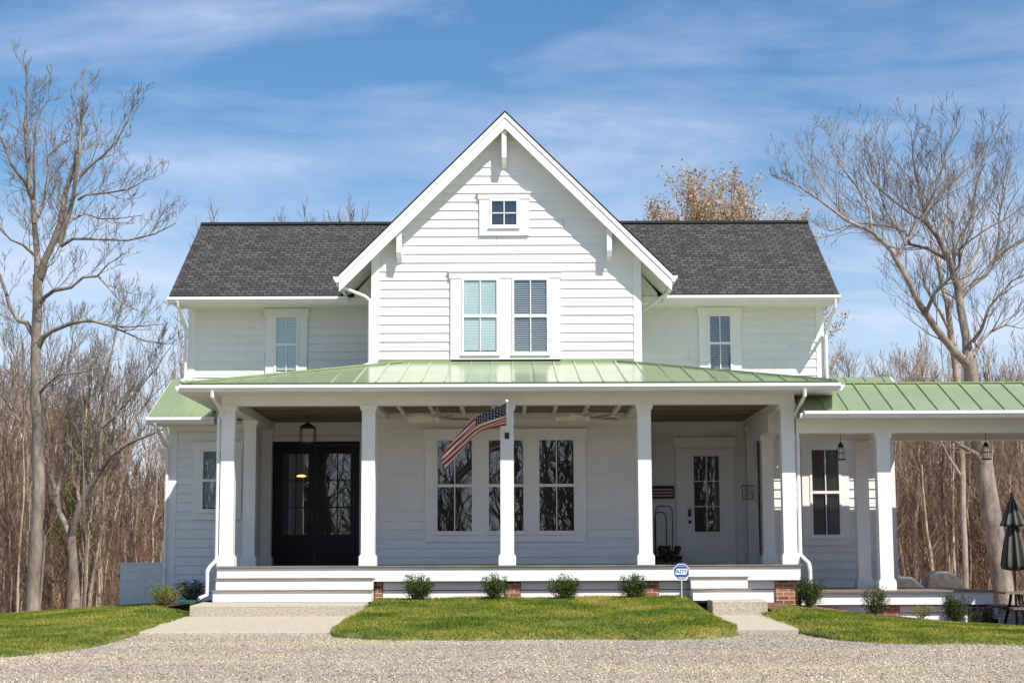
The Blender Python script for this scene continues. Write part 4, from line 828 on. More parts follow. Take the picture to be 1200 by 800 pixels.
# picnic table and closed umbrella (right edge)
tx, ty, tz = 9.55, 30.6, -1.13
t = thing('picnic_table', 'dark weathered picnic table at the right edge below the umbrella', 'table', (tx,ty,tz))
b = MB()
for k in range(5): b.box(-.92, .92, -.38+k*.155, -.38+k*.155+.145, .60, .64)
b.build('table_top', 'weathered', t)
for sy in (-1,1):
    b = MB(); 
    for k in range(2): b.box(-.92, .92, sy*.68-.14+k*.145, sy*.68-.005+k*.145, .34, .375)
    b.build('bench', 'weathered', t)
for sx in (-.65,.65):
    b = MB(); 
    for sy in (-1,1): b.tube([(sx,sy*.22,.60),(sx,sy*.30,.45),(sx,sy*.45,.28),(sx,sy*.62,.12),(sx,sy*.72,0)], .028, 8)
    b.tube([(sx,-.75,.33),(sx,.75,.33)], .022, 8); b.tube([(sx+.12,0,.58),(sx-.15*(1 if sx > 0 else -1),0,.42),(sx,0,.33)], .018, 6); b.build('leg', 'black', t)
t = thing('closed_umbrella', 'closed black and grey striped patio umbrella standing through the picnic table', 'umbrella', (8.96,30.75,-1.13))
b = MB(); b.tube([(0,0,0),(0,0,2.36)], .022, 8); b.build('pole', 'black', t)
b = MB(); b.lathe([(.02,2.33),(.07,2.20),(.13,2.02),(.19,1.85),(.21,1.80),(.12,1.79)], sides=64, fold=.14, nf=8); b.build('vent_canopy', 'umbrella', t, smooth=True)
b = MB(); b.lathe([(.07,1.82),(.11,1.72),(.16,1.50),(.20,1.25),(.215,1.10),(.19,1.03),(.05,1.0)], sides=64, fold=.15, nf=8); b.build('canopy', 'umbrella', t, smooth=True)
b = MB(); b.lathe([(0,2.42),(.02,2.40),(.03,2.37),(.02,2.33)], sides=10); b.build('finial', 'black', t)

# ------------------------------------------------------------------ shrubs
def shrub(x, y, r_, h, nst, mat, label, group, seed, up=.9, leaf=.028, nleaf=1100, cat='shrub', name='shrub'):
    rs_ = random.Random(seed); z = lz(x, y)-.02
    t = thing(name, label, cat, (x,y,z), group)
    b = MB(); V = []; 
    for k in range(nst):
        a = rs_.uniform(0, 2*math.pi); sp = rs_.uniform(.15, 1)**.7; hh = h*rs_.uniform(.65, 1.08)*(1-.25*sp)
        p0 = Vector((rs_.uniform(-.03,.03), rs_.uniform(-.03,.03), 0)); p2 = Vector((math.cos(a)*r_*sp, math.sin(a)*r_*sp, hh)); p1 = p0*.4+p2*.5+Vector((math.cos(a)*.05, math.sin(a)*.05, -.04*hh))
        b.tube([p0, p1, p2], [.008,.006,.002], 4, False)
        m_ = nleaf//nst
        for q in range(m_):
            f_ = rs_.uniform(.22, 1.03); c = (p0*(1-f_)**2+2*p1*f_*(1-f_)+p2*f_*f_); spread = .085*(1.1-f_*.75)*(r_/.28)
            c = c+Vector((rs_.gauss(0,spread), rs_.gauss(0,spread), rs_.gauss(0,spread*.7)))
            if c.z < .03: continue
            d = Vector((rs_.gauss(0,.6), rs_.gauss(0,.6), abs(rs_.gauss(.5,.5)))).normalized(); s_ = d.orthogonal().normalized(); s_ = (Matrix.Rotation(rs_.uniform(0,6.3), 3, d) @ s_)*leaf*.32; l_ = leaf*rs_.uniform(.7,1.3)
            V.append((c, c+d*l_*.5+s_, c+d*l_, c+d*l_*.5-s_))
    b.build('stems', 'bark_brown', t)
    V = np.array([[tuple(p) for p in q] for q in V]); np_mesh('foliage', V.reshape(-1,3), np.arange(len(V)*4).reshape(-1,4), mat, t, 4); return t
SG = 'small evergreen shrubs planted along the front of the porch'
shrub(-1.72, 31.15, .29, .50, 26, 'leaf_shrub', 'sparse spiky shrub nearest the wide left steps, against the porch skirt', SG, 1, nleaf=3800)
shrub(-.32, 31.15, .26, .50, 24, 'leaf_shrub', 'spiky green shrub below the middle porch column', SG, 2, nleaf=2600)
shrub(.93, 31.1, .30, .46, 26, 'leaf_shrub', 'rounded bushy green shrub below the right porch window', SG, 3, nleaf=3600)
shrub(2.16, 31.1, .26, .46, 24, 'leaf_shrub', 'bushy green shrub in front of the wide brick pier', SG, 4, nleaf=3600)
shrub(5.35, 31.15, .28, .54, 26, 'leaf_shrub', 'green shrub by the brick pier at the right porch corner', SG, 5, nleaf=3800)
shrub(6.50, 31.0, .27, .52, 26, 'leaf_shrub', 'dark green shrub below the breezeway column', SG, 6, nleaf=2200)
shrub(7.86, 30.7, .28, .55, 26, 'leaf_shrub', 'round green shrub half in shade below the low deck', SG, 7, nleaf=3800)
shrub(7.32, 31.0, .22, .26, 14, 'leaf_yellow', 'small low pale green plant beside the brick pier', None, 8, nleaf=500, cat='plant', name='small_plant')
shrub(8.45, 31.0, .30, .30, 18, 'leaf_dark', 'low dark plant in the shade at the end of the low deck', None, 9, nleaf=1100)
shrub(9.22, 30.5, .28, .30, 18, 'leaf_dark', 'low dark plant under the picnic table at the right edge', None, 10, nleaf=1100)
shrub(-6.55, 32.6, .32, .42, 26, 'leaf_yellow', 'yellow green bushy shrub left of the wide steps', None, 11, nleaf=2400)
shrub(-6.12, 32.9, .34, .44, 26, 'leaf_dark', 'dark shaded shrub between the yellow green shrub and the porch', None, 12, nleaf=2600)

# ------------------------------------------------------------------ trees
class TB:                               # fast tube collector
    def __init__(s): s.V = []; s.F = []; s.n = 0
    def tube(s, pts, rad, sides):
        p = np.array([tuple(q) for q in pts], dtype=float); n = len(p)
        t = np.gradient(p, axis=0); t /= (np.linalg.norm(t, axis=1)[:, None]+1e-9)
        a = np.array([.31,.87,.12]) if abs(t[0] @ np.array([.31,.87,.12])) < .85 else np.array([1.,0,0])
        u = np.cross(t, a); u /= (np.linalg.norm(u, axis=1)[:, None]+1e-9); w_ = np.cross(t, u)
        an = np.arange(sides)*2*np.pi/sides
        ring = p[:, None, :]+(u[:, None, :]*np.cos(an)[None, :, None]+w_[:, None, :]*np.sin(an)[None, :, None])*np.asarray(rad)[:, None, None]
        s.V.append(ring.reshape(-1,3)); k = np.arange(n-1)[:, None]*sides; j = np.arange(sides)[None]; j2 = (j+1) % sides
        f_ = np.stack([k+j, k+j2, k+sides+j2, k+sides+j], -1).reshape(-1,4)+s.n; s.F.append(f_); s.n += n*sides
    def build(s, name, mat, parent=None):
        o = np_mesh(name, np.concatenate(s.V), np.concatenate(s.F), mat, parent, 4); o.data.polygons.foreach_set('use_smooth', [True]*len(o.data.polygons)); return o
def grow(tb, rs_, p, d, ln, r, lvl, up=.25, ends=None, wig=.16, nkids=(5,5,4), sides=(7,5,4,3), kidlen=.55, rmin=.004, spread=.9):
    n = 6 if lvl < 2 else 4; pts = [p.copy()]; rad = [r]; d = d.normalized()
    for k in range(n):
        d = (d+Vector((rs_.gauss(0,wig), rs_.gauss(0,wig), rs_.gauss(0,wig)))+Vector((0,0,up*.35))).normalized(); p = p+d*(ln/n); pts.append(p.copy()); rad.append(max(rmin, r*(1-.78*(k+1)/n)))
    tb.tube(pts, rad, sides[min(lvl, 3)])
    kids(tb, rs_, pts, rad, ln, lvl, up, ends, wig, nkids, sides, kidlen, rmin, spread)
def kids(tb, rs_, pts, rad, ln, lvl, up, ends, wig, nkids, sides, kidlen, rmin, spread=.9, fmin=.2):
    if lvl >= len(nkids):
        if ends is not None: ends += [q.copy() for q in pts[1:]]
        return
    n = len(pts)-1
    for q in range(nkids[lvl]):
        f_ = fmin+(1-fmin)*(q+rs_.uniform(.1,.9))/nkids[lvl]; f_ = min(.98, f_); k = min(int(f_*n), n-1); g_ = f_*n-k; p = pts[k]*(1-g_)+pts[k+1]*g_; r = rad[k]*(1-g_)+rad[k+1]*g_
        ax = (pts[k+1]-pts[k]).normalized(); o_ = ax.orthogonal().normalized(); o_ = Matrix.Rotation(rs_.uniform(0, 2*math.pi), 3, ax) @ o_
        d = ax*(1)+o_*spread*rs_.uniform(.6, 1.2)+Vector((0,0,up))
        kl_ = ln*kidlen*rs_.uniform(.6, 1.15)*(1.15-.55*f_); grow(tb, rs_, p, d, kl_, max(rmin, min(r*.6, kl_*.0095+.0015)), lvl+1, up, ends, wig, nkids, sides, kidlen, rmin, spread)
def leaves(name, ends, rs_, per, sp, size, mat, parent):
    n = len(ends)*per; r_ = np.random.RandomState(rs_.randint(0, 99999)); c = np.repeat(np.array([tuple(e) for e in ends]), per, 0)+r_.normal(0, sp, (n,3))
    d = r_.normal(0, 1, (n,3)); d /= np.linalg.norm(d, axis=1)[:, None]; e = np.cross(d, r_.normal(0, 1, (n,3))); e /= np.linalg.norm(e, axis=1)[:, None]; s_ = size*r_.uniform(.6, 1.3, n)[:, None]
    V = np.stack([c, c+d*s_*.5+e*s_*.3, c+d*s_, c+d*s_*.5-e*s_*.3], 1); return np_mesh(name, V.reshape(-1,3), np.arange(n*4).reshape(-1,4), mat, parent, 4)
def resample(pts, rad, step):
    op = [pts[0]]; orr = [rad[0]]
    for k in range(len(pts)-1):
        L_ = (pts[k+1]-pts[k]).length; m_ = max(1, int(L_/step))
        q = [pts[max(0,k-1)], pts[k], pts[k+1], pts[min(len(pts)-1,k+2)]]
        for i in range(1, m_+1):
            f_ = i/m_; op.append(.5*((2*q[1])+(-q[0]+q[2])*f_+(2*q[0]-5*q[1]+4*q[2]-q[3])*f_**2+(-q[0]+3*q[1]-3*q[2]+q[3])*f_**3)); orr.append(rad[k]*(1-f_)+rad[k+1]*f_)
    return op, orr
def traced(name, label, Y, trunk, limbs, mat, seed, nk, kl, up, base_px, rmin=.006, group=None, spread=.9, klen=1.3, twig=(4,4), rk=1, rl=1):
    """trunk/limbs: lists of (px, py, dY, radius_m) along each axis"""
    rs_ = random.Random(seed); bp_ = P(base_px[0], base_px[1], Y); t = thing(name, label, 'tree', tuple(bp_), group)
    sub = lambda l: [P(a, b_+(max(0, 300-b_)*.13 if a > 600 else 0), Y+dy)-bp_ for a, b_, dy, r in l]
    pts, rad = resample(sub(trunk), [q[3]*rk for q in trunk], .5)
    pts.insert(0, Vector((pts[0].x, pts[0].y, gz(bp_.x, bp_.y)-bp_.z-.6))); rad.insert(0, rad[0]*1.1); tb = TB()
    jp = [p+Vector((rs_.gauss(0,.012), rs_.gauss(0,.012), 0)) for p in pts]; rr = [r*(1+rs_.uniform(-.04,.05)) for r in rad]; rr[0] *= 1.35; tb.tube(jp, rr, 14); tb.build('trunk', mat, t)
    tb = TB()
    for l in limbs:
        pts, rad = resample(sub(l), [max(rmin*1.6, q[3]*rk*(rl if i_ else 1)) for i_, q in enumerate(l)], .45); pts = [p+Vector((rs_.gauss(0,.02), rs_.gauss(0,.03), rs_.gauss(0,.02)))*(1 if i else 0) for i, p in enumerate(pts)]
        tb.tube(pts, rad, 8); Ln = sum((pts[k+1]-pts[k]).length for k in range(len(pts)-1))
        nkid = max(3, int(Ln*nk)); kids(tb, rs_, pts, rad, klen, 0, up, None, .17, (nkid,)+twig, (6,4,3,3), kl, rmin, spread, .12)
    tb.build('crown', mat, t); return t
# tall pale tree, left
traced('bare_tree', 'tall pale trunked bare tree standing in front of the wood left of the house', 40,
  [(38,714,0,.165),(41,650,0,.15),(45,590,0,.14),(43,500,0,.128),(42,420,0,.12),(43,360,0,.115),(45,322,0,.11)],
  [[(45,325,0,.10),(42,298,.1,.09),(40,270,.2,.08),(38,238,.2,.07),(33,190,.3,.055),(29,150,.3,.045),(31,115,.3,.03),(29,75,.3,.012)],
   [(47,325,0,.11),(55,305,-.1,.10),(63,285,-.2,.09),(70,262,-.2,.08),(78,225,-.3,.07),(90,190,-.4,.055),(95,165,-.4,.045),(97,130,-.5,.03),(100,95,-.5,.012)],
   [(70,285,-.2,.075),(76,262,-.4,.07),(82,240,-.4,.06),(88,212,-.6,.055),(93,180,-.7,.045),(94,150,-.7,.035),(85,115,-.8,.012)],
   [(93,207,-.4,.05),(108,195,-.5,.04),(122,180,-.5,.035),(138,165,-.6,.028),(150,140,-.6,.02),(158,118,-.6,.01)],
   [(40,240,.2,.05),(30,215,.4,.045),(15,195,.5,.04),(5,170,.6,.03),(-8,140,.6,.015)],
   [(40,262,.2,.055),(50,240,.4,.05),(56,210,.5,.04),(56,185,.5,.035),(68,172,.6,.028),(85,160,.6,.012)],
   [(40,235,.2,.04),(40,190,-.3,.035),(41,150,-.4,.028),(50,128,-.5,.022),(62,112,-.5,.01)],
   [(72,288,-.3,.05),(85,280,-.6,.042),(110,280,-.8,.036),(150,281,-1,.03),(180,272,-1.1,.022),(205,262,-1.2,.01)],
   [(92,234,-.4,.035),(102,228,-.6,.03),(125,226,-.8,.026),(150,222,-.9,.02),(178,205,-1,.01)],
   [(86,257,-.4,.03),(98,250,-.3,.027),(118,257,-.3,.022),(140,256,-.3,.016),(168,252,-.3,.008)],
   [(46,357,0,.07),(52,347,-.1,.062),(64,340,-.3,.055),(84,336,-.4,.045),(97,327,-.5,.04),(115,322,-.6,.032),(128,310,-.7,.02),(148,296,-.8,.01)],
   [(115,323,-.6,.03),(128,338,-.7,.025),(140,352,-.8,.02),(158,362,-.9,.014),(170,366,-.9,.007)],
   [(44,408,0,.085),(50,396,-.1,.078),(60,388,-.2,.07),(84,378,-.4,.055),(104,376,-.5,.045),(125,380,-.6,.034),(150,384,-.7,.022),(190,378,-.8,.008)],
   [(125,380,-.6,.03),(145,390,-.6,.024),(165,398,-.6,.018),(195,404,-.6,.008)],
   [(41,395,0,.075),(32,380,.2,.065),(20,375,.3,.06),(11,360,.4,.055),(8,345,.5,.05),(0,325,.6,.045),(-12,300,.7,.03),(-20,280,.8,.012)],
   [(45,462,0,.04),(55,450,-.3,.034),(70,440,-.5,.03),(95,436,-.7,.022),(118,430,-.8,.009)],
   [(43,345,0,.05),(52,320,.4,.045),(58,290,.6,.035),(68,268,.8,.03),(72,255,.8,.02),(60,240,.9,.009)],
   [(42,300,.1,.04),(26,288,-.3,.034),(12,282,-.5,.028),(-6,262,-.6,.012)]],
  'bark_mid', 11, 4.4, .57, .26, (38,714), .0042, klen=2.0, twig=(5,4), rl=.85)
# dark forked tree, left
traced('bare_tree', 'crooked forked bare tree just right of the tall pale trunk', 50,
  [(87,705,0,.16),(86,675,0,.125),(85,650,0,.115),(84,628,0,.11)],
  [[(84,630,0,.085),(88,612,-.2,.08),(94,592,-.3,.075),(104,572,-.4,.07),(117,549,-.5,.065),(130,534,-.6,.055),(150,520,-.8,.045),(172,510,-.9,.03),(192,502,-1,.012)],
   [(84,632,0,.08),(76,610,.2,.075),(69,598,.3,.07),(66,578,.3,.065),(62,562,.3,.055),(52,540,.4,.045),(46,520,.5,.04),(30,500,.6,.03),(12,480,.7,.02),(-5,455,.8,.008)],
   [(66,580,.3,.06),(72,555,.5,.05),(78,530,.6,.042),(80,505,.7,.035),(82,470,.8,.028),(80,430,.9,.02),(86,385,1,.008)],
   [(117,549,-.5,.05),(116,520,-.6,.045),(120,498,-.7,.04),(124,478,-.7,.034),(124,450,-.8,.026),(130,415,-.9,.018),(138,375,-1,.008)],
   [(120,500,-.7,.035),(136,486,-.8,.03),(150,470,-.9,.026),(165,452,-1,.02),(182,432,-1,.014),(202,405,-1.1,.007)],
   [(138,530,-.6,.035),(150,505,-.4,.03),(160,485,-.3,.025),(175,468,-.2,.018),(198,445,-.2,.008)],
   [(94,592,-.3,.045),(92,560,.2,.04),(95,530,.3,.034),(90,505,.4,.028),(102,470,.5,.022),(108,425,.5,.008)],
   [(100,580,-.4,.035),(104,555,.3,.03),(108,525,.4,.026),(118,500,.6,.02),(112,460,.7,.009)],
   [(62,562,.3,.04),(54,530,.6,.035),(58,500,.7,.03),(50,465,.8,.024),(58,430,.9,.018),(52,390,1,.008)],
   [(46,520,.5,.035),(34,490,.8,.03),(26,460,.9,.024),(18,425,1,.016),(8,385,1.1,.007)]],
  'bark_mid', 12, 3.2, .6, .55, (87,705), .0042, klen=3.0, twig=(6,5), rk=1.17)
# big spreading tree, right
traced('bare_tree', 'large spreading bare tree with thick pale trunk right of the house', 43,
  [(1178,705,0,.27),(1173,670,0,.25),(1165,620,0,.235),(1157,570,0,.225),(1150,530,0,.215),(1143,490,0,.20),(1139,455,0,.19),(1136,420,0,.18)],
  [[(1136,428,0,.14),(1118,410,-.3,.125),(1096,384,-.6,.115),(1078,356,-.8,.105),(1064,328,-1,.095),(1050,305,-1.1,.085),(1043,288,-1.2,.075),(1022,268,-1.4,.06),(992,250,-1.6,.05),(962,226,-1.8,.035),(935,207,-1.9,.022),(912,192,-2,.009)],
   [(1135,425,0,.15),(1131,395,.1,.14),(1126,362,.2,.13),(1121,335,.2,.115),(1113,305,.1,.10),(1098,275,0,.08),(1085,254,-.2,.07),(1068,242,-.3,.05),(1045,225,-.5,.04),(1022,200,-.6,.03),(1010,170,-.7,.012)],
   [(1050,305,-1.1,.06),(1060,283,-1,.055),(1072,258,-.9,.05),(1086,238,-.8,.045),(1100,216,-.8,.04),(1122,190,-.8,.03),(1148,170,-.8,.018),(1165,158,-.8,.008)],
   [(1113,305,.1,.07),(1088,290,.5,.06),(1066,284,.8,.05),(1060,268,1,.04),(1040,258,1.1,.035),(1005,256,1.2,.026),(972,268,1.3,.009)],
   [(1086,364,-.8,.055),(1096,342,-1.2,.05),(1112,326,-1.4,.045),(1124,312,-1.6,.042),(1124,290,-1.7,.036),(1138,276,-1.8,.03),(1160,262,-1.9,.025),(1185,245,-2,.018),(1212,225,-2,.009)],
   [(1124,350,.2,.085),(1136,336,.5,.078),(1156,322,.7,.07),(1166,306,.8,.06),(1182,290,.9,.05),(1204,278,1,.04),(1235,255,1.1,.015)],
   [(1124,340,.2,.06),(1118,318,.6,.055),(1117,295,.8,.05),(1130,270,.9,.042),(1140,245,1,.036),(1142,215,1,.028),(1150,180,1.1,.018),(1158,140,1.1,.008)],
   [(1140,400,0,.055),(1152,386,-.4,.05),(1158,362,-.6,.044),(1168,345,-.7,.038),(1185,330,-.8,.03),(1208,318,-.9,.012)],
   [(1140,418,0,.065),(1150,402,.4,.055),(1162,390,.6,.045),(1180,380,.8,.025),(1200,384,.9,.009)],
   [(1098,275,0,.05),(1082,240,.5,.042),(1078,205,.7,.034),(1070,170,.8,.024),(1068,130,.8,.009)],
   [(1085,254,-.2,.045),(1092,220,.3,.038),(1102,190,.4,.03),(1108,160,.4,.022),(1118,128,.4,.008)],
   [(1022,268,-1.4,.04),(1018,235,-1.2,.034),(1002,205,-1,.026),(985,180,-1,.018),(975,155,-1,.008)],
   [(1062,285,-1,.035),(1040,240,-.4,.032),(1028,210,-.3,.027),(1030,175,-.2,.02),(1022,140,-.2,.008)],
   [(1166,306,.8,.045),(1172,275,1,.04),(1170,245,1.1,.034),(1178,215,1.2,.026),(1185,175,1.3,.009)],
   [(1152,545,0,.10),(1142,532,-.5,.085),(1126,522,-.8,.07),(1110,512,-1,.05),(1085,492,-1.2,.03)],
   [(992,250,-1.6,.03),(975,225,-1.2,.026),(960,200,-1,.02),(948,172,-1,.008)]],
  'bark_mid', 13, 4.6, .62, .34, (1176,705), .0044, klen=2.4, twig=(5,4), spread=1.0, rl=.78)
traced('bare_tree', 'slender bare tree close behind the thick pale trunk', 45.5,
  [(1132,705,0,.085),(1130,620,0,.08),(1127,540,0,.085),(1122,450,0,.09),(1115,400,0,.085),(1109,350,0,.075)],
  [[(1109,352,0,.07),(1102,325,.2,.06),(1098,300,.3,.05),(1104,275,.4,.04),(1112,240,.5,.03),(1110,195,.5,.01)],
   [(1112,365,0,.05),(1120,345,.4,.045),(1132,320,.7,.04),(1146,290,.9,.03),(1152,255,1,.012)],
   [(1114,390,0,.045),(1100,365,-.4,.04),(1084,335,-.6,.03),(1078,300,-.8,.012)],
   [(1128,560,0,.04),(1112,535,-.2,.035),(1095,505,-.4,.028),(1075,470,-.5,.02),(1062,440,-.6,.01)]],
  'bark', 14, 3, .6, .4, (1132,705), .004, klen=2.6, twig=(5,4))
# pale sapling clump, left
rs_ = random.Random(31); bp_ = P(106, 712, 51); t = thing('sapling_clump', 'clump of thin tan saplings leaning apart right of the forked tree', 'tree', tuple(bp_)); tb = TB()
for (x1, y1, r_) in ((98,560,.03),(104,575,.035),(112,548,.03),(118,600,.03),(134,560,.045),(140,520,.04),(128,590,.035),(93,600,.025),(150,540,.03)):
    p0 = Vector((rs_.uniform(-.25,.25), rs_.uniform(-.2,.2), -1.6)); p2 = P(x1, y1, 51+rs_.uniform(-.5,.5))-bp_; mid = (p0+p2)*.5+Vector((-.15*(p2.x), 0, .2)); pts, rad = resample([p0, mid, p2], [r_*1.3, r_, r_*.35], .4); tb.tube(pts, rad, 6)
    kids(tb, rs_, pts, rad, 1.1, 0, .8, None, .15, (10,4,3), (4,3,3,3), .6, .006, .7, .4)
tb.build('crown', 'bark_pale', t)
# spring green tree and leafy trees behind the roof
def leafy(name, label, base, h, Y, seed, mat, leafm, size, per, up=.45, r=.2, nk=(9,6,5), kl=.5, sp=.12, fmin=.3, spread=.9, cat='tree', top=None):
    rs_ = random.Random(seed); t = thing(name, label, cat, base); tb = TB(); ends = []
    pts = [Vector((0,0,-.5))]; d = Vector((0,0,1)); rad = [r]
    for k in range(8): pts.append(pts[-1]+Vector((rs_.gauss(0,.10), rs_.gauss(0,.10), 1))*(h*.85/8)); rad.append(r*(1-.85*(k+1)/8))
    t0 = TB(); t0.tube(pts, rad, 10); t0.build('trunk', mat, t)
    kids(tb, rs_, pts, rad, h*.62, 0, up, ends, .14, nk, (6,4,3,3), kl, .008, spread, fmin); tb.build('crown', mat, t)
    if top: zm = max(v.co.z for ch in t.children for v in ch.data.vertices); t.scale = ((P(top[0], top[1], Y).z-base[2])/zm,)*3
    if per: leaves('foliage', ends, rs_, per, sp, size, leafm, t)
    return t
q = P(96, 690, 52); leafy('leafing_tree', 'slender tree in fresh light green leaf behind the forked tree', (q.x,52,-2.6), 7.8, 52, 41, 'bark_brown', 'leaf_spring', .085, 2, .5, .12, (14,6,5), .40, .16, .35, .8)
for (px_, py_, Y_, lb, kl_b) in ((838,200,66,'tallest broad tree with copper buds rising behind the right side of the roof',.62),(892,208,70,'copper budding tree showing behind the right end of the ridge',.56),(778,222,68,'copper budding tree peeking over the ridge beside the front gable',.52)):
    q = P(px_, 300, Y_); leafy('budding_tree', lb, (q.x,Y_,-3), 16, Y_, 42+px_, 'bark_far', 'leaf_orange', .11, 4, .42, .22, (24,8,7), kl_b, .12, .35, .95, top=(px_,py_))
for (px_, py_, Y_, lb) in ((352,226,66,'fine twigged bare tree top over the middle of the left roof'),(312,230,70,'fine twigged bare tree top nearest the left end of the ridge'),(386,233,69,'fine twigged bare tree top nearest the front gable above the left roof')):
    q = P(px_, 300, Y_); leafy('bare_tree', lb, (q.x,Y_,-3), 16, Y_, 44+px_, 'bark_dim', None, .1, 0, .45, .22, (34,9,8), .55, .12, .35, .95, top=(px_,py_))

# the wood: individual trees from a few prototypes
protos = []; poles = []
for s_ in range(9):
    rs_ = random.Random(100+s_); h = [11,12,10,13,9,12,11,10,8][s_]; t = thing('bare_tree', 'bare brown tree of the wood behind the house', 'tree', (0,0,0), 'bare trees of the wood behind the house'); tb = TB()
    pts = [Vector((0,0,-.6))]; rad = [.05+.009*h*rs_.uniform(.4,1.1)]; lean = Vector((rs_.uniform(-.10,.10), rs_.uniform(-.08,.08), 0)); r0 = rad[0]
    for k in range(9): pts.append(pts[-1]+(Vector((rs_.gauss(0,.06), rs_.gauss(0,.06), 1))+lean)*(h*.82/9)); rad.append(r0*(1-.84*(k+1)/9))
    t0 = TB(); t0.tube(pts, rad, 7); t0.build('trunk', ('bark_pale','bark_far','bark_brown')[s_ % 3], t)
    kids(tb, rs_, pts, rad, h*.46, 0, .42, None, .16, (16,7,5), (5,3,3,3), .58, .0055, 1.0, .28); tb.build('crown', ('bark_far','bark_brown','bark_brown')[s_ % 3], t); protos.append(t); t['_h'] = max(v.co.z for ch in t.children for v in ch.data.vertices)
for s_ in range(4):
    rs_ = random.Random(300+s_); h = 10; t = thing('slender_tree', 'slender pale bare tree of the wood', 'tree', (0,0,0), 'x'); pts = [Vector((0,0,-.8))]; r0 = rs_.uniform(.055,.085); rad = [r0]; lean = Vector((rs_.uniform(-.14,.14), 0, 0))
    for k in range(9): pts.append(pts[-1]+(Vector((rs_.gauss(0,.07), rs_.gauss(0,.05), 1))+lean)*(h/9)); rad.append(r0*(1-.85*(k+1)/9))
    t0 = TB(); t0.tube(pts, rad, 7); t0.build('trunk', 'bark_pale' if s_ % 2 == 0 else 'bark_mid', t); tb = TB(); kids(tb, rs_, pts, rad, h*.4, 0, .5, None, .15, (7,5,4), (5,3,3,3), .5, .006, .9, .35); tb.build('crown', 'bark_far', t); t['_h'] = 9.2; t['_p'] = 1; poles.append(t)
rf = random.Random(55); cnt = 0; used = set()
spots = []
def scatter(n, px0, px1, y0, y1, hs):
    for _ in range(n):
        Y = rf.uniform(y0, y1); px_ = rf.uniform(px0, px1); x = (px_-600)*Y/2017; spots.append((x, Y, P(px_, rf.uniform(*hs), Y).z-gz(x, Y)))
scatter(32, -40, 225, 52, 105, (370,500)); scatter(36, 965, 1245, 52, 105, (395,500)); scatter(24, 960, 1245, 75, 110, (395,440)); scatter(8, 235, 940, 60, 80, (300,340)); scatter(16, -40, 225, 50, 62, (400,560)); scatter(30, 1035, 1245, 48, 62, (420,560))
npole = len(spots); scatter(48, -40, 230, 46, 66, (400,560)); scatter(62, 1030, 1245, 47, 66, (400,560))
for i, (x, y, s_) in enumerate(spots[npole:]):
    o = poles[i] if i < 4 else copy_tree(poles[rf.randrange(4)]); o.location = (x, y, gz(x, y)); hs_ = s_/9.2; o.scale = (max(.75, hs_*.9),)*2+(hs_,); o.rotation_euler = (0,0,rf.uniform(0,6.28))
    side = 'left of the house' if x < 0 else 'seen below the breezeway'; o['label'] = 'slender pale bare trunk at the edge of the wood '+side; o['group'] = 'slender bare trees '+side
for i, (x, y, s_) in enumerate(spots[:npole]):
    k = i if i < len(protos) else rf.randrange(len(protos)); o = protos[k] if i < len(protos) else copy_tree(protos[k])
    o.location = (x, y, gz(x, y)); o.rotation_euler = (0,0,rf.uniform(0,6.28)); hs_ = s_/o['_h']; o.scale = (hs_, hs_, hs_)
    side = 'left of the house' if x < -7 else ('right of the house' if x > 7 else 'behind the roof')
    o['label'] = 'bare brown tree in the wood '+side; o['group'] = 'bare trees of the wood '+side
for o in C.objects:
    if '_h' in o: del o['_h']
    if '_p' in o: del o['_p']
# distant brush: one mass nobody could count
def brush(name, n, ylo, yhi, xw, hlo, hhi, label, seed, zf=gz, mat='bark_far', rm=.03, kidn=7):
    r_ = random.Random(seed); tb = TB()
    for _ in range(n):
        Y = r_.uniform(ylo, yhi); x = xw(r_, Y); h = r_.uniform(hlo, hhi); p = Vector((x, Y, zf(x, Y)-.2)); d = Vector((r_.gauss(0,.12), r_.gauss(0,.12), 1)); pts = [p]
        for k in range(4): d = (d+Vector((r_.gauss(0,.07), r_.gauss(0,.07), .05))).normalized(); pts.append(pts[-1]+d*h/4)
        tb.tube(pts, [rm*1.5, rm*1.2, rm*.9, rm*.6, rm*.3], 3)
        for k in range(kidn):
            f_ = r_.uniform(.15, .95); q = pts[int(f_*4)]; dd = Vector((r_.gauss(0,.5), r_.gauss(0,.5), r_.uniform(.4,1.2))).normalized(); l_ = h*r_.uniform(.15,.4)
            e1 = q+dd*l_*.5; e2 = e1+(dd+Vector((r_.gauss(0,.25), r_.gauss(0,.25), .2))).normalized()*l_*.5; tb.tube([q, e1, e2], [rm*.6, rm*.4, rm*.2], 3)
    o = tb.build(name, mat); return tag(o, label, 'wood', kind='stuff')
def xsides(r_, Y): px_ = r_.choice((r_.uniform(-60,240), r_.uniform(950,1260))); return (px_-600)*Y/2017
brush('distant_wood', 1000, 78, 135, xsides, 3, 7.5, 'distant brown wood massed behind the nearer bare trees', 5, rm=.030, mat='bark_dim', kidn=9)
brush('undergrowth', 750, 48, 80, xsides, 1.5, 5.5, 'thin brown undergrowth and saplings between the tree trunks', 6, rm=.012, mat='bark_dim', kidn=12)
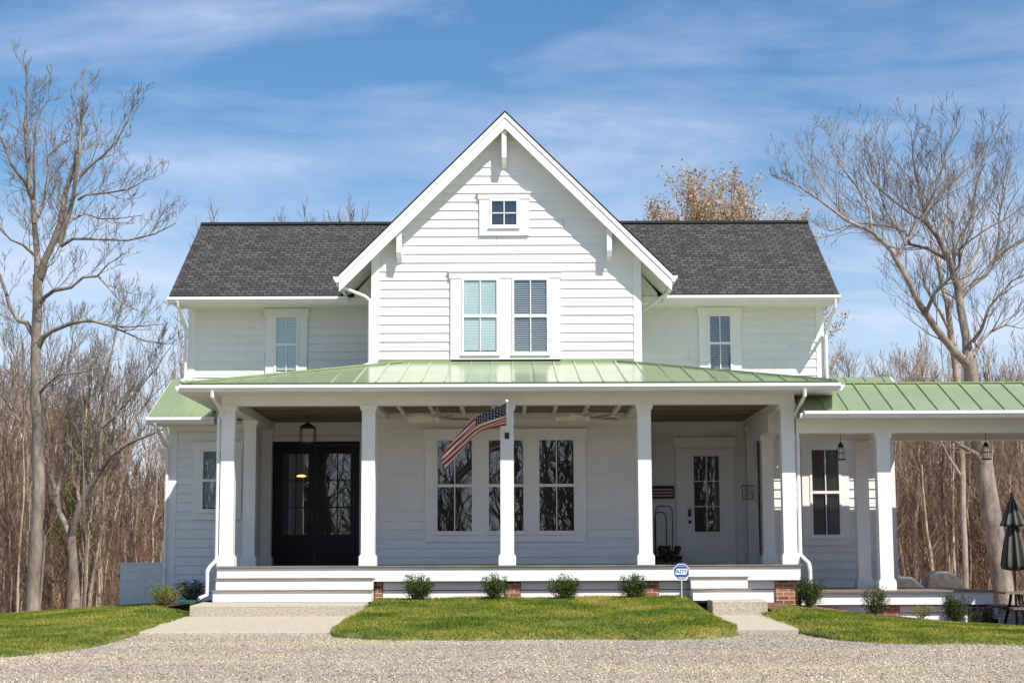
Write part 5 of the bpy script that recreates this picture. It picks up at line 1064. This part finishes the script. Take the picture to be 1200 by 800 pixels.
# dry leaves still hanging in the undergrowth
rs2 = np.random.RandomState(8); n = 60000; Y = rs2.uniform(50, 110, n); side = rs2.rand(n) < .5; px_ = np.where(side, rs2.uniform(-60,235,n), rs2.uniform(1040,1260,n)); x = (px_-600)*Y/2017
z = np.array([gz(0, v) for v in Y])+np.abs(rs2.normal(0, 2.6, n)); c = np.stack([x, Y, z], 1); d = rs2.normal(0,1,(n,3)); d /= np.linalg.norm(d,axis=1)[:,None]; e = np.cross(d, rs2.normal(0,1,(n,3))); e /= np.linalg.norm(e,axis=1)[:,None]; s_ = rs2.uniform(.03,.09,n)[:,None]
V = np.stack([c, c+d*s_*.5+e*s_*.3, c+d*s_, c+d*s_*.5-e*s_*.3], 1)
tag(np_mesh('dry_leaves', V.reshape(-1,3), np.arange(n*4).reshape(-1,4), 'leaf_brown', None, 4), 'dry brown leaves clinging in the undergrowth of the wood', 'leaves', kind='stuff')
# the wood across the drive, seen mirrored in the window panes
def xall(r_, Y): return r_.uniform(-45, 45)
brush('wood_across_drive', 480, -50, -18, xall, 8, 15, 'bare wood across the drive mirrored in the window panes', 9, mat='bark_brown', rm=.075, kidn=18)

# fallen leaves on the lawns and the drive
r_ = random.Random(77); b = MB()
for _ in range(520):
    Y = r_.uniform(17.5, 31); x = r_.uniform(-.3, .3)*Y
    if -5.8 < x < -2.7 and Y > 26 or 3.3 < x < 4.5 and Y > 26: z = None
    ins = any(x0 < x < x1 and interp(x, [(c[0], c[1]) for c in cols]) < Y for cols, x0, x1 in lawns)
    if -5.85 < x < -2.7 and Y > 26.4 or 3.0 < x < 4.6 and Y > 26: continue
    z = lz(x, Y)+.03 if ins else gz(x, Y)+.018
    a = r_.uniform(0, 6.28); l_ = r_.uniform(.02, .045); c, s_ = math.cos(a)*l_, math.sin(a)*l_; t_ = r_.uniform(-.3, .3)*l_
    b.face([(x-c,Y-s_,z),(x+s_*.5,Y-c*.5,z+abs(t_)),(x+c,Y+s_,z+.006),(x-s_*.5,Y+c*.5,z+.008)])
tag(b.build('fallen_leaves', 'leaf_brown'), 'dry brown leaves fallen on the grass and the drive', 'leaves', kind='stuff')
